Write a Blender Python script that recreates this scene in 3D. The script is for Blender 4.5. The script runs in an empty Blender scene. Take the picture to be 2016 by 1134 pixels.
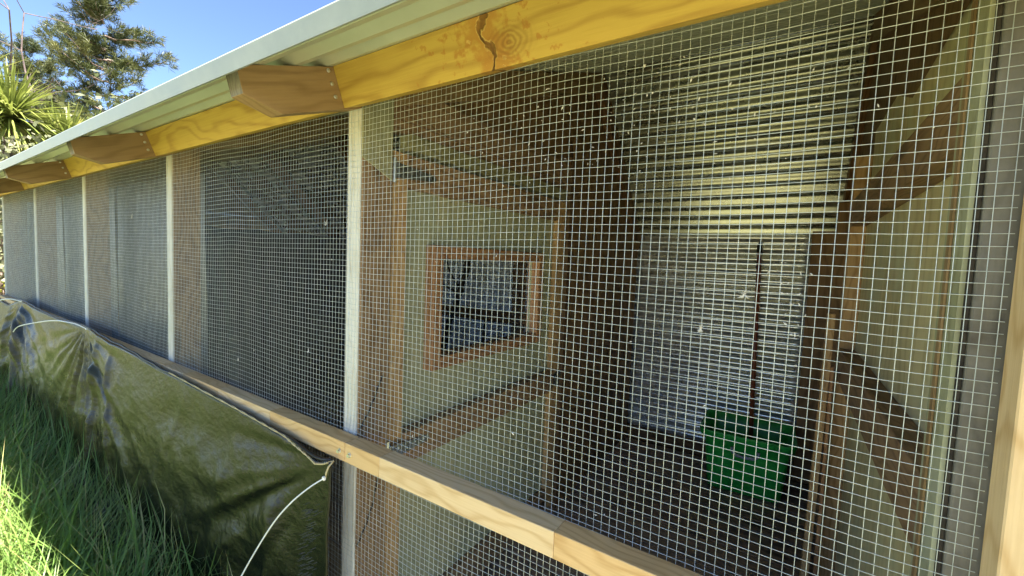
import bpy, bmesh, math, random
import numpy as np
from mathutils import Vector, Matrix, noise as mnoise

random.seed(7)
rng = np.random.default_rng(7)
SC = bpy.context.scene
COL = SC.collection
R = math.radians

# ------------------------------------------------------------------ camera
# world: X along the aviary front (right +), Y into the aviary, Z up. Mesh plane is Y = 0.
CAM_POS = Vector((0.0, -0.6388, 1.4288))
YAW, PITCH, ROLL = R(32.958), R(-3.7185), R(2.3628)
fw = Vector((-math.sin(YAW) * math.cos(PITCH), math.cos(YAW) * math.cos(PITCH), math.sin(PITCH)))
rt = Vector((math.cos(YAW), math.sin(YAW), 0))
up = rt.cross(fw)
r2 = rt * math.cos(ROLL) + up * math.sin(ROLL)
u2 = -rt * math.sin(ROLL) + up * math.cos(ROLL)
cd = bpy.data.cameras.new('camera')
cam = bpy.data.objects.new('camera', cd)
COL.objects.link(cam)
cam.matrix_world = Matrix(((r2.x, u2.x, -fw.x, CAM_POS.x), (r2.y, u2.y, -fw.y, CAM_POS.y),
                           (r2.z, u2.z, -fw.z, CAM_POS.z), (0, 0, 0, 1)))
cd.sensor_width = 36.0
cd.lens = 36.0 * 840.97 / 2016.0
cd.clip_start = 0.02
cd.clip_end = 2000
SC.camera = cam

# ------------------------------------------------------------------ sky, sun, exposure
SUN_DIR = Vector((0.50, 0.030, 0.80)).normalized()      # towards the sun
elev = math.asin(SUN_DIR.z)
azim = math.atan2(SUN_DIR.x, SUN_DIR.y)
W = bpy.data.worlds.new('World')
SC.world = W
W.use_nodes = True
wn = W.node_tree.nodes
wl = W.node_tree.links
bg = wn.get('Background') or wn.new('ShaderNodeBackground')
sky = wn.new('ShaderNodeTexSky')
sky.sky_type = 'NISHITA'
sky.sun_disc = False
sky.sun_elevation = elev
sky.sun_rotation = azim
sky.air_density = 0.9
sky.dust_density = 0.1
sky.altitude = 3500
sky.ozone_density = 2.0
wl.new(sky.outputs[0], bg.inputs[0])
bg.inputs[1].default_value = 0.053
sd = bpy.data.lights.new('sun', 'SUN')
sd.energy = 5.0
sd.angle = R(0.5)
sd.color = (1.0, 0.93, 0.80)
so = bpy.data.objects.new('sun', sd)
COL.objects.link(so)
so.rotation_euler = (-SUN_DIR).to_track_quat('-Z', 'Y').to_euler()
SC.view_settings.view_transform = 'Standard'
SC.view_settings.look = 'None'
SC.view_settings.gamma = 1.0
SC.view_settings.use_curve_mapping = False
SC.view_settings.exposure = 3.0
SC.cycles.max_bounces = 10
SC.cycles.diffuse_bounces = 6
SC.cycles.glossy_bounces = 4
SC.cycles.transparent_max_bounces = 12
SC.cycles.use_denoising = True
SC.cycles.caustics_reflective = True
SC.cycles.blur_glossy = 1.0
SC.cycles.caustics_refractive = False


# ------------------------------------------------------------------ helpers: tags
def tag(o, label, cat, group=None, kind=None):
    o['label'] = label
    o['category'] = cat
    if group: o['group'] = group
    if kind: o['kind'] = kind
    return o


def empty(name, loc=(0, 0, 0), parent=None):
    o = bpy.data.objects.new(name, None)
    COL.objects.link(o)
    o.location = loc
    o.empty_display_size = 0.1
    if parent: o.parent = parent
    return o


def raw(name, verts, faces, mat, parent=None, loc=(0, 0, 0), smooth=False):
    me = bpy.data.meshes.new(name)
    me.from_pydata([tuple(v) for v in verts], [], [tuple(f) for f in faces])
    me.update()
    if smooth:
        me.polygons.foreach_set('use_smooth', [True] * len(me.polygons))
    o = bpy.data.objects.new(name, me)
    COL.objects.link(o)
    o.location = loc
    if mat: me.materials.append(mat)
    if parent: o.parent = parent
    return o


_boxcache = {}


def box_mesh(lx, ly, lz, bev):
    key = (round(lx, 4), round(ly, 4), round(lz, 4), bev)
    bm = bmesh.new()
    bmesh.ops.create_cube(bm, size=1.0)
    bmesh.ops.scale(bm, vec=(lx, ly, lz), verts=bm.verts)
    if bev:
        bmesh.ops.bevel(bm, geom=list(bm.edges), offset=bev, segments=1, affect='EDGES', profile=0.5)
    me = bpy.data.meshes.new('board')
    bm.to_mesh(me)
    bm.free()
    return me


def frame_matrix(p0, p1, upv):
    x = (p1 - p0).normalized()
    z = (upv - x * upv.dot(x)).normalized()
    y = z.cross(x)
    c = (p0 + p1) / 2
    return Matrix(((x.x, y.x, z.x, c.x), (x.y, y.y, z.y, c.y), (x.z, y.z, z.z, c.z), (0, 0, 0, 1)))


def board(name, p0, p1, ty, tz, mat, parent=None, upv=(0, 0, 1), bev=0.0015):
    """timber of length p0-p1; local x = grain, ty/tz the section (tz along upv)."""
    p0, p1 = Vector(p0), Vector(p1)
    me = box_mesh((p1 - p0).length, ty, tz, bev)
    me.name = name
    me.materials.append(mat)
    o = bpy.data.objects.new(name, me)
    COL.objects.link(o)
    o.matrix_world = frame_matrix(p0, p1, Vector(upv))
    if parent:
        o.parent = parent
        o.matrix_parent_inverse = Matrix.Identity(4)
        if parent.type == 'EMPTY' or parent.parent:
            o.matrix_parent_inverse = chain_inv(parent)
    return o


def chain_inv(p):
    m = Matrix.Identity(4)
    while p is not None:
        m = p.matrix_parent_inverse @ p.matrix_basis @ m if p.parent else p.matrix_basis @ m
        p = p.parent
    return m.inverted()


def abox(name, x0, x1, y0, y1, z0, z1, mat, parent=None, axis=None, bev=0.0015):
    """axis aligned timber given by its extents; grain along the longest side (or axis)."""
    L = [x1 - x0, y1 - y0, z1 - z0]
    a = axis if axis is not None else max(range(3), key=lambda i: L[i])
    cx, cy, cz = (x0 + x1) / 2, (y0 + y1) / 2, (z0 + z1) / 2
    if a == 0:
        return board(name, (x0, cy, cz), (x1, cy, cz), L[1], L[2], mat, parent, (0, 0, 1), bev)
    if a == 1:
        return board(name, (cx, y0, cz), (cx, y1, cz), L[0], L[2], mat, parent, (0, 0, 1), bev)
    return board(name, (cx, cy, z0), (cx, cy, z1), L[0], L[1], mat, parent, (0, 1, 0), bev)


def tube_data(pts, rad, n=6, closed_ends=True):
    pts = [Vector(p) for p in pts]
    vs, fs = [], []
    prev = None
    for i, p in enumerate(pts):
        t = (pts[min(i + 1, len(pts) - 1)] - pts[max(i - 1, 0)])
        if t.length < 1e-9: t = Vector((0, 0, 1))
        t.normalize()
        a = prev if prev is not None else (Vector((0, 0, 1)) if abs(t.z) < 0.9 else Vector((1, 0, 0)))
        b = t.cross(a).normalized()
        a2 = b.cross(t).normalized()
        prev = a2
        r = rad[i] if hasattr(rad, '__len__') else rad
        for k in range(n):
            th = 2 * math.pi * k / n
            vs.append(p + (a2 * math.cos(th) + b * math.sin(th)) * r)
    for i in range(len(pts) - 1):
        for k in range(n):
            fs.append((i * n + k, i * n + (k + 1) % n, (i + 1) * n + (k + 1) % n, (i + 1) * n + k))
    if closed_ends:
        fs.append(tuple(range(n - 1, -1, -1)))
        m = (len(pts) - 1) * n
        fs.append(tuple(m + k for k in range(n)))
    return vs, fs


class MB:
    def __init__(s):
        s.v, s.f = [], []

    def add(s, vs, fs):
        o = len(s.v)
        s.v += [tuple(v) for v in vs]
        s.f += [tuple(i + o for i in f) for f in fs]

    def build(s, name, mat, parent=None, smooth=False):
        return raw(name, s.v, s.f, mat, parent, smooth=smooth)


def add_bevel_obj(o, w=0.002):
    m = o.modifiers.new('bevel', 'BEVEL')
    m.width = w
    m.segments = 2
    m.limit_method = 'ANGLE'
    return o


# ------------------------------------------------------------------ helpers: materials
def new_mat(name):
    m = bpy.data.materials.new(name)
    m.use_nodes = True
    nt = m.node_tree
    b = nt.nodes.get('Principled BSDF')
    return m, nt, b


def N(nt, t, **kw):
    n = nt.nodes.new(t)
    for k, v in kw.items(): setattr(n, k, v)
    return n


def ramp(nt, stops, interp='LINEAR'):
    r = N(nt, 'ShaderNodeValToRGB')
    r.color_ramp.interpolation = interp
    e = r.color_ramp.elements
    while len(e) < len(stops): e.new(0.5)
    for el, (p, c) in zip(e, stops):
        el.position = p
        el.color = (c[0], c[1], c[2], 1) if hasattr(c, '__len__') else (c, c, c, 1)
    return r


def mixc(nt, a, b, f, blend='MIX'):
    m = N(nt, 'ShaderNodeMix', data_type='RGBA', blend_type=blend)
    L = nt.links
    for s, v in ((6, a), (7, b), (0, f)):
        if hasattr(v, 'is_linked') or hasattr(v, 'links'):
            L.new(v, m.inputs[s])
        else:
            m.inputs[s].default_value = (*v, 1) if s else v
    return m.outputs[2]


def mathn(nt, op, a, b=None):
    m = N(nt, 'ShaderNodeMath', operation=op)
    for i, v in enumerate((a, b)):
        if v is None: continue
        if hasattr(v, 'links'): nt.links.new(v, m.inputs[i])
        else: m.inputs[i].default_value = v
    return m.outputs[0]


def wood(name, light, dark, rough=0.6, knots=True, weather=None, ring=1.0, spec=0.35, bump=0.25, feature=None):
    m, nt, b = new_mat(name)
    L = nt.links
    tc = N(nt, 'ShaderNodeTexCoord')
    oi = N(nt, 'ShaderNodeObjectInfo')
    off = mathn(nt, 'MULTIPLY', oi.outputs['Random'], 37.0)
    comb = N(nt, 'ShaderNodeCombineXYZ')
    for i in range(3): L.new(off, comb.inputs[i])
    va = N(nt, 'ShaderNodeVectorMath', operation='ADD')
    L.new(tc.outputs['Object'], va.inputs[0])
    L.new(comb.outputs[0], va.inputs[1])
    # slow warp so grain lines wander
    wm = N(nt, 'ShaderNodeMapping')
    wm.inputs['Scale'].default_value = (3.0, 9.0, 9.0)
    L.new(va.outputs[0], wm.inputs['Vector'])
    wnz = N(nt, 'ShaderNodeTexNoise')
    wnz.inputs['Scale'].default_value = 1.0
    wnz.inputs['Detail'].default_value = 2
    L.new(wm.outputs[0], wnz.inputs['Vector'])
    # growth rings: sine of distance (local y,z) + warp
    sep = N(nt, 'ShaderNodeSeparateXYZ')
    L.new(va.outputs[0], sep.inputs[0])
    s1 = mathn(nt, 'ADD', mathn(nt, 'MULTIPLY', sep.outputs[1], 420.0 * ring), mathn(nt, 'MULTIPLY', sep.outputs[2], 300.0 * ring))
    s2 = mathn(nt, 'ADD', s1, mathn(nt, 'MULTIPLY', wnz.outputs['Fac'], 70.0 * ring))
    rings = mathn(nt, 'ADD', mathn(nt, 'MULTIPLY', mathn(nt, 'SINE', s2), 0.5), 0.5)
    rings = mathn(nt, 'POWER', rings, 3.0)
    # fibres
    fm = N(nt, 'ShaderNodeMapping')
    fm.inputs['Scale'].default_value = (9.0, 260.0, 260.0)
    L.new(va.outputs[0], fm.inputs['Vector'])
    fn = N(nt, 'ShaderNodeTexNoise')
    fn.inputs['Scale'].default_value = 1.0
    fn.inputs['Detail'].default_value = 5
    L.new(fm.outputs[0], fn.inputs['Vector'])
    # blotches
    bn = N(nt, 'ShaderNodeTexNoise')
    bn.inputs['Scale'].default_value = 7.0
    bn.inputs['Detail'].default_value = 5
    L.new(va.outputs[0], bn.inputs['Vector'])
    f = mathn(nt, 'MULTIPLY', rings, 0.6)
    f = mathn(nt, 'ADD', f, mathn(nt, 'MULTIPLY', mathn(nt, 'SUBTRACT', fn.outputs['Fac'], 0.42), 1.0))
    f = mathn(nt, 'ADD', f, mathn(nt, 'MULTIPLY', mathn(nt, 'SUBTRACT', bn.outputs['Fac'], 0.5), 1.0))
    cl = N(nt, 'ShaderNodeClamp')
    L.new(f, cl.inputs[0])
    col = mixc(nt, light, dark, cl.outputs[0])
    if knots:
        km = N(nt, 'ShaderNodeMapping')
        km.inputs['Scale'].default_value = (2.2, 9.0, 9.0)
        L.new(va.outputs[0], km.inputs['Vector'])
        vo = N(nt, 'ShaderNodeTexVoronoi')
        vo.inputs['Scale'].default_value = 1.0
        L.new(km.outputs[0], vo.inputs['Vector'])
        kr = ramp(nt, [(0.0, 1.0), (0.10, 0.8), (0.17, 0.0)])
        L.new(vo.outputs['Distance'], kr.inputs[0])
        col = mixc(nt, col, tuple(c * 0.35 for c in dark), mathn(nt, 'MULTIPLY', kr.outputs[0], 0.8))
    if weather:
        wn2 = N(nt, 'ShaderNodeTexNoise')
        wn2.inputs['Scale'].default_value = 4.0
        wn2.inputs['Detail'].default_value = 8
        wn2.inputs['Roughness'].default_value = 0.7
        L.new(va.outputs[0], wn2.inputs['Vector'])
        wr = ramp(nt, [(0.42, 0.0), (0.62, 1.0)])
        L.new(wn2.outputs['Fac'], wr.inputs[0])
        col = mixc(nt, col, weather, mathn(nt, 'MULTIPLY', wr.outputs[0], 0.75))
    if feature:      # a long bark-edged knot with resin round it
        s0 = N(nt, 'ShaderNodeSeparateXYZ')
        L.new(tc.outputs['Object'], s0.inputs[0])
        nz = N(nt, 'ShaderNodeTexNoise')
        nz.inputs['Scale'].default_value = 38.0
        nz.inputs['Detail'].default_value = 3
        L.new(tc.outputs['Object'], nz.inputs['Vector'])
        sw = mathn(nt, 'MULTIPLY', mathn(nt, 'SINE', mathn(nt, 'MULTIPLY', s0.outputs[2], 75.0)), 0.008)
        d = mathn(nt, 'ADD', mathn(nt, 'SUBTRACT', s0.outputs[0], feature), sw)
        d = mathn(nt, 'ADD', d, mathn(nt, 'MULTIPLY', mathn(nt, 'SUBTRACT', nz.outputs['Fac'], 0.5), 0.035))
        d = mathn(nt, 'ABSOLUTE', d)
        nz2 = N(nt, 'ShaderNodeTexNoise')
        nz2.inputs['Scale'].default_value = 70.0
        nz2.inputs['Detail'].default_value = 4
        L.new(tc.outputs['Object'], nz2.inputs['Vector'])
        wv_ = ramp(nt, [(0.32, 0.25), (0.72, 2.6)])
        L.new(nz2.outputs['Fac'], wv_.inputs[0])
        d = mathn(nt, 'MULTIPLY', d, wv_.outputs[0])
        h1 = ramp(nt, [(0.0, 1.0), (0.03, 0.75), (0.06, 0.0)])
        L.new(d, h1.inputs[0])
        col = mixc(nt, col, (0.42, 0.17, 0.03), mathn(nt, 'MULTIPLY', h1.outputs[0], 0.75))
        h3 = ramp(nt, [(0.0, 0.0), (0.005, 0.0), (0.008, 1.0), (0.012, 0.0)])
        L.new(d, h3.inputs[0])
        col = mixc(nt, col, (0.85, 0.65, 0.22), mathn(nt, 'MULTIPLY', h3.outputs[0], nz.outputs['Fac']))
        ex = mathn(nt, 'SUBTRACT', s0.outputs[0], feature + 0.040)
        ez = mathn(nt, 'MULTIPLY', mathn(nt, 'ADD', s0.outputs[2], 0.008), 1.5)
        rr0 = mathn(nt, 'SQRT', mathn(nt, 'ADD', mathn(nt, 'MULTIPLY', ex, ex), mathn(nt, 'MULTIPLY', ez, ez)))
        rr1 = mathn(nt, 'ADD', rr0, mathn(nt, 'MULTIPLY', mathn(nt, 'SUBTRACT', nz.outputs['Fac'], 0.5), 0.02))
        km2 = ramp(nt, [(0.0, 1.0), (0.02, 0.8), (0.055, 0.0)])
        L.new(rr1, km2.inputs[0])
        sw2 = mathn(nt, 'ADD', mathn(nt, 'MULTIPLY', mathn(nt, 'SINE', mathn(nt, 'MULTIPLY', rr1, 620.0)), 0.25), 0.42)
        col = mixc(nt, col, (0.20, 0.085, 0.018), mathn(nt, 'MULTIPLY', km2.outputs[0], sw2))
        h2 = ramp(nt, [(0.0, 1.0), (0.0035, 0.9), (0.008, 0.0)])
        L.new(d, h2.inputs[0])
        col = mixc(nt, col, (0.055, 0.026, 0.010), mathn(nt, 'MULTIPLY', h2.outputs[0], mathn(nt, 'MULTIPLY', nz2.outputs['Fac'], 1.35)))
    hs = N(nt, 'ShaderNodeHueSaturation')
    mr = N(nt, 'ShaderNodeMapRange')
    mr.inputs[3].default_value = 0.86
    mr.inputs[4].default_value = 1.14
    L.new(oi.outputs['Random'], mr.inputs[0])
    L.new(mr.outputs[0], hs.inputs['Value'])
    L.new(col, hs.inputs['Color'])
    L.new(hs.outputs[0], b.inputs['Base Color'])
    b.inputs['Roughness'].default_value = rough
    b.inputs['Specular IOR Level'].default_value = spec
    bp = N(nt, 'ShaderNodeBump')
    bp.inputs['Strength'].default_value = bump
    bp.inputs['Distance'].default_value = 0.002
    if feature:
        bp.inputs['Strength'].default_value = 0.7
        L.new(mathn(nt, 'SUBTRACT', mathn(nt, 'MULTIPLY', fn.outputs['Fac'], 0.4), mathn(nt, 'MULTIPLY', h2.outputs[0], 2.0)), bp.inputs['Height'])
    else:
        L.new(fn.outputs['Fac'], bp.inputs['Height'])
    L.new(bp.outputs[0], b.inputs['Normal'])
    return m


def blotch(name, c1, c2, scale=8.0, rough=0.5, metal=0.0, spec=0.5, bump=0.0, bscale=60.0, lo=0.4, hi=0.62, stretch=(1, 1, 1), c3=None, rvar=0.0):
    m, nt, b = new_mat(name)
    L = nt.links
    tc = N(nt, 'ShaderNodeTexCoord')
    mp = N(nt, 'ShaderNodeMapping')
    mp.inputs['Scale'].default_value = stretch
    L.new(tc.outputs['Object'], mp.inputs['Vector'])
    nz = N(nt, 'ShaderNodeTexNoise')
    nz.inputs['Scale'].default_value = scale
    nz.inputs['Detail'].default_value = 7
    nz.inputs['Roughness'].default_value = 0.62
    L.new(mp.outputs[0], nz.inputs['Vector'])
    st = [(lo, c1), (hi, c2)]
    if c3: st.append((min(hi + 0.14, 0.99), c3))
    r = ramp(nt, st)
    L.new(nz.outputs['Fac'], r.inputs[0])
    L.new(r.outputs[0], b.inputs['Base Color'])
    b.inputs['Roughness'].default_value = rough
    b.inputs['Metallic'].default_value = metal
    b.inputs['Specular IOR Level'].default_value = spec
    if rvar:
        rr = ramp(nt, [(0.3, rough - rvar), (0.7, min(1, rough + rvar))])
        L.new(nz.outputs['Fac'], rr.inputs[0])
        L.new(rr.outputs[0], b.inputs['Roughness'])
    if bump:
        n2 = N(nt, 'ShaderNodeTexNoise')
        n2.inputs['Scale'].default_value = bscale
        n2.inputs['Detail'].default_value = 5
        L.new(mp.outputs[0], n2.inputs['Vector'])
        bp = N(nt, 'ShaderNodeBump')
        bp.inputs['Strength'].default_value = bump
        bp.inputs['Distance'].default_value = 0.004
        L.new(n2.outputs['Fac'], bp.inputs['Height'])
        L.new(bp.outputs[0], b.inputs['Normal'])
    return m


M = {}
M['beam'] = wood('beam_pine', (0.57, 0.395, 0.085), (0.38, 0.225, 0.045), ring=0.55, knots=True)
M['beam_knot'] = wood('beam_pine_knot', (0.57, 0.395, 0.085), (0.38, 0.225, 0.045), ring=0.45, knots=False, feature=-0.118)
M['rafter'] = wood('rafter_pine', (0.27, 0.18, 0.09), (0.185, 0.115, 0.052), ring=0.5)
M['rail'] = wood('rail_pine', (0.68, 0.50, 0.285), (0.50, 0.32, 0.145), ring=0.8, knots=False)
M['rail_dark'] = wood('rail_pine_warm', (0.63, 0.42, 0.20), (0.46, 0.265, 0.10), ring=0.9, knots=False)
M['post'] = wood('post_weathered', (0.62, 0.60, 0.55), (0.45, 0.40, 0.30), ring=0.6, knots=False, weather=(0.66, 0.65, 0.62))
M['brown'] = wood('brown_stained_pine', (0.30, 0.192, 0.108), (0.155, 0.09, 0.046), ring=0.8)
M['orange'] = wood('orange_pine', (0.40, 0.215, 0.105), (0.23, 0.105, 0.045), ring=0.8, knots=False)
M['tanstud'] = wood('tan_stud', (0.45, 0.29, 0.14), (0.28, 0.155, 0.065), ring=0.8)
M['darkwood'] = wood('dark_damp_timber', (0.19, 0.10, 0.045), (0.08, 0.038, 0.015), ring=0.8)
M['greytimber'] = wood('grey_weathered_timber', (0.16, 0.145, 0.12), (0.065, 0.058, 0.048), ring=0.8, knots=False, weather=(0.24, 0.235, 0.22))
M['strip'] = wood('olive_strip', (0.26, 0.25, 0.14), (0.17, 0.155, 0.08), ring=0.6, knots=False)
M['greenpost'] = wood('green_treated_timber', (0.42, 0.43, 0.27), (0.26, 0.24, 0.13), ring=0.9, knots=False, weather=(0.50, 0.52, 0.40))
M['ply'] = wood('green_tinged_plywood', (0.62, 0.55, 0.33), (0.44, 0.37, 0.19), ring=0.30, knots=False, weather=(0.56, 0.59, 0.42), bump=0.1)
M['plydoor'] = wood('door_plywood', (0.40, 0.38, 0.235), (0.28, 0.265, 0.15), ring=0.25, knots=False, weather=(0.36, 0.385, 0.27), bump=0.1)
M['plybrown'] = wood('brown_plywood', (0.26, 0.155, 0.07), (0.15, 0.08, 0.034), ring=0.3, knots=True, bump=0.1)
M['deck'] = wood('deck_board', (0.32, 0.235, 0.175), (0.17, 0.12, 0.088), ring=0.7, rough=0.75)
M['roof'] = blotch('roof_sheet_paint', (0.49, 0.51, 0.44), (0.56, 0.58, 0.51), scale=5, rough=0.27, metal=0.85, bump=0.006, rvar=0.03)
M['corr'] = blotch('galvanised_wall_sheet', (0.66, 0.67, 0.69), (0.74, 0.75, 0.77), scale=6, rough=0.25, metal=0.68, bump=0.0, rvar=0.08, c3=(0.78, 0.78, 0.79))
M['corr_brightened'] = blotch('brightened_galvanised_sheet', (0.80, 0.82, 0.85), (0.86, 0.88, 0.90), scale=6, rough=0.32, metal=0.05, bump=0.0, rvar=0.08)  # wall sheet paled to put light into the dim next room's wall
M['roof_front'] = blotch('pale_roof_sheet', (0.50, 0.54, 0.46), (0.56, 0.60, 0.52), scale=5, rough=0.40, metal=0.35, bump=0.0, rvar=0.04)
M['flash'] = blotch('painted_edge_flashing', (0.24, 0.28, 0.29), (0.30, 0.34, 0.35), scale=7, rough=0.42, bump=0.01, rvar=0.06)
M['zinc'] = blotch('zinc_plate', (0.50, 0.53, 0.55), (0.68, 0.70, 0.72), scale=60, rough=0.38, metal=0.9)
M['darkmetal'] = blotch('dark_hinge_metal', (0.10, 0.11, 0.11), (0.22, 0.23, 0.23), scale=70, rough=0.5, metal=0.7)
M['wire'] = blotch('galvanised_wire', (0.46, 0.52, 0.55), (0.62, 0.68, 0.71), scale=30, rough=0.42, metal=0.45, spec=0.5)
M['tarp'] = None
M['green'] = blotch('green_plastic', (0.016, 0.34, 0.05), (0.03, 0.42, 0.07), scale=14, rough=0.38, bump=0.03, rvar=0.08)
M['lilac'] = blotch('grey_lilac_plastic', (0.30, 0.30, 0.38), (0.38, 0.37, 0.45), scale=30, rough=0.5)
M['pole'] = blotch('red_brown_pole', (0.20, 0.05, 0.024), (0.27, 0.075, 0.034), scale=25, rough=0.4, stretch=(8, 8, 0.6))
M['black'] = blotch('black_plastic', (0.010, 0.010, 0.011), (0.016, 0.016, 0.017), scale=30, rough=0.45)
M['poly'] = blotch('black_polythene', (0.011, 0.013, 0.018), (0.022, 0.025, 0.032), scale=6, rough=0.30, spec=0.65, bump=0.25, bscale=22)
M['polygrey'] = blotch('dusty_polythene', (0.008, 0.010, 0.014), (0.016, 0.018, 0.022), scale=4, rough=0.48, spec=0.4, bump=0.15, bscale=18)
M['tie'] = blotch('white_nylon', (0.80, 0.80, 0.76), (0.86, 0.86, 0.83), scale=20, rough=0.4)
M['twine'] = blotch('straw_twine', (0.46, 0.38, 0.20), (0.62, 0.52, 0.30), scale=200, rough=0.85)
M['feather'] = blotch('white_feather', (0.45, 0.44, 0.42), (0.60, 0.59, 0.57), scale=60, rough=0.8)
M['bark'] = blotch('pine_bark', (0.085, 0.055, 0.045), (0.20, 0.145, 0.12), scale=8, rough=0.9, bump=0.6, bscale=18)
M['deadbark'] = blotch('dead_bark', (0.05, 0.036, 0.037), (0.10, 0.075, 0.073), scale=9, rough=0.9)
M['perch'] = blotch('dark_branch_bark', (0.020, 0.016, 0.013), (0.05, 0.04, 0.03), scale=20, rough=0.9, bump=0.4)


def leafmat(name, c1, c2, c3, scale, trans=0.3, rough=0.5):
    m, nt, b = new_mat(name)
    L = nt.links
    tc = N(nt, 'ShaderNodeTexCoord')
    nz = N(nt, 'ShaderNodeTexNoise')
    nz.inputs['Scale'].default_value = scale
    nz.inputs['Detail'].default_value = 4
    L.new(tc.outputs['Object'], nz.inputs['Vector'])
    r = ramp(nt, [(0.33, c1), (0.5, c2), (0.68, c3)])
    L.new(nz.outputs['Fac'], r.inputs[0])
    L.new(r.outputs[0], b.inputs['Base Color'])
    b.inputs['Roughness'].default_value = rough
    b.inputs['Specular IOR Level'].default_value = 0.35
    tr = N(nt, 'ShaderNodeBsdfTranslucent')
    L.new(r.outputs[0], tr.inputs['Color'])
    mx = N(nt, 'ShaderNodeMixShader')
    mx.inputs[0].default_value = trans
    L.new(b.outputs[0], mx.inputs[1])
    L.new(tr.outputs[0], mx.inputs[2])
    out = nt.nodes.get('Material Output')
    L.new(mx.outputs[0], out.inputs['Surface'])
    return m


M['grass'] = leafmat('grass_blades', (0.10, 0.19, 0.04), (0.165, 0.265, 0.062), (0.27, 0.33, 0.11), 3.0, 0.42, 0.42)
M['meadowgrass'] = leafmat('meadow_blades', (0.14, 0.165, 0.045), (0.24, 0.25, 0.075), (0.38, 0.34, 0.13), 1.2, 0.4, 0.5)  # blades paled as well, to bounce more light into the aviary
M['drygrass'] = leafmat('dry_grass', (0.32, 0.30, 0.10), (0.42, 0.38, 0.15), (0.5, 0.45, 0.22), 3.0, 0.25)
M['needles'] = leafmat('pine_needles', (0.022, 0.034, 0.012), (0.046, 0.058, 0.018), (0.09, 0.093, 0.028), 1.6, 0.2)
M['strap'] = leafmat('strap_leaf', (0.09, 0.125, 0.025), (0.17, 0.20, 0.045), (0.29, 0.285, 0.09), 2.2, 0.3)
M['shrub'] = leafmat('shrub_leaf', (0.06, 0.075, 0.035), (0.13, 0.14, 0.075), (0.24, 0.22, 0.16), 5.0, 0.25)
M['yellowleaf'] = leafmat('yellow_green_leaf', (0.20, 0.24, 0.03), (0.34, 0.34, 0.05), (0.45, 0.42, 0.10), 5.0, 0.3)

# meadow, paled past real grass so it bounces more light inside
m, nt, b = new_mat('meadow')
tc = N(nt, 'ShaderNodeTexCoord')
nz = N(nt, 'ShaderNodeTexNoise')
nz.inputs['Scale'].default_value = 1.3
nz.inputs['Detail'].default_value = 9
nz.inputs['Roughness'].default_value = 0.7
nt.links.new(tc.outputs['Object'], nz.inputs['Vector'])
r = ramp(nt, [(0.32, (0.16, 0.155, 0.075)), (0.5, (0.29, 0.275, 0.14)), (0.68, (0.42, 0.37, 0.21))])
nt.links.new(nz.outputs['Fac'], r.inputs[0])
nt.links.new(r.outputs[0], b.inputs['Base Color'])
b.inputs['Roughness'].default_value = 0.9
bp = N(nt, 'ShaderNodeBump')
bp.inputs['Strength'].default_value = 0.8
bp.inputs['Distance'].default_value = 0.08
n2 = N(nt, 'ShaderNodeTexNoise')
n2.inputs['Scale'].default_value = 22
n2.inputs['Detail'].default_value = 6
nt.links.new(tc.outputs['Object'], n2.inputs['Vector'])
nt.links.new(n2.outputs['Fac'], bp.inputs['Height'])
nt.links.new(bp.outputs[0], b.inputs['Normal'])
M['meadow'] = m

# tarpaulin: black-green woven plastic, mottled black to olive
m, nt, b = new_mat('mottled_tarpaulin')
L = nt.links
tc = N(nt, 'ShaderNodeTexCoord')
mp = N(nt, 'ShaderNodeMapping')
mp.inputs['Scale'].default_value = (1.6, 1.6, 2.6)
L.new(tc.outputs['Object'], mp.inputs['Vector'])
nz = N(nt, 'ShaderNodeTexNoise')
nz.inputs['Scale'].default_value = 1.5
nz.inputs['Detail'].default_value = 9
nz.inputs['Roughness'].default_value = 0.66
nz.inputs['Distortion'].default_value = 0.6
L.new(mp.outputs[0], nz.inputs['Vector'])
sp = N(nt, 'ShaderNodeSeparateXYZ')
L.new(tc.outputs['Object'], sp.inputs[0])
# olive towards the top, black towards foot and right end, edge broken by noise
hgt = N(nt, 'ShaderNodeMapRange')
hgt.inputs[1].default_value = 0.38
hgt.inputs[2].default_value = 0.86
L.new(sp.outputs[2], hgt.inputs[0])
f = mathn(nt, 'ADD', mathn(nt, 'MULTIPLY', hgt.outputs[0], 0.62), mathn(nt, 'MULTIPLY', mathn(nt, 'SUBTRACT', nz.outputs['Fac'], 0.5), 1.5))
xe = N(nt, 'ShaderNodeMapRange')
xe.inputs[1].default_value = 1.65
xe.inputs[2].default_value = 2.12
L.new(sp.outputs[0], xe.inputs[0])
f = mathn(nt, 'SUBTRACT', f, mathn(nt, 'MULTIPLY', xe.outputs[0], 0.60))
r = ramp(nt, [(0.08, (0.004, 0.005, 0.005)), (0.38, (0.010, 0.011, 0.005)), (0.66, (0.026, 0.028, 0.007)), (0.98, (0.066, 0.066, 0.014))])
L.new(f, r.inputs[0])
L.new(r.outputs[0], b.inputs['Base Color'])
rr = ramp(nt, [(0.1, 0.25), (0.8, 0.46)])
L.new(f, rr.inputs[0])
L.new(rr.outputs[0], b.inputs['Roughness'])
b.inputs['Specular IOR Level'].default_value = 0.36
cn = N(nt, 'ShaderNodeTexNoise')
cn.inputs['Scale'].default_value = 24
cn.inputs['Detail'].default_value = 6
cn.inputs['Roughness'].default_value = 0.6
L.new(mp.outputs[0], cn.inputs['Vector'])
wv = N(nt, 'ShaderNodeTexNoise')
wv.inputs['Scale'].default_value = 240
wv.inputs['Detail'].default_value = 1
L.new(mp.outputs[0], wv.inputs['Vector'])
hh = mathn(nt, 'ADD', cn.outputs['Fac'], mathn(nt, 'MULTIPLY', wv.outputs['Fac'], 0.06))
bp = N(nt, 'ShaderNodeBump')
bp.inputs['Strength'].default_value = 0.3
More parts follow.
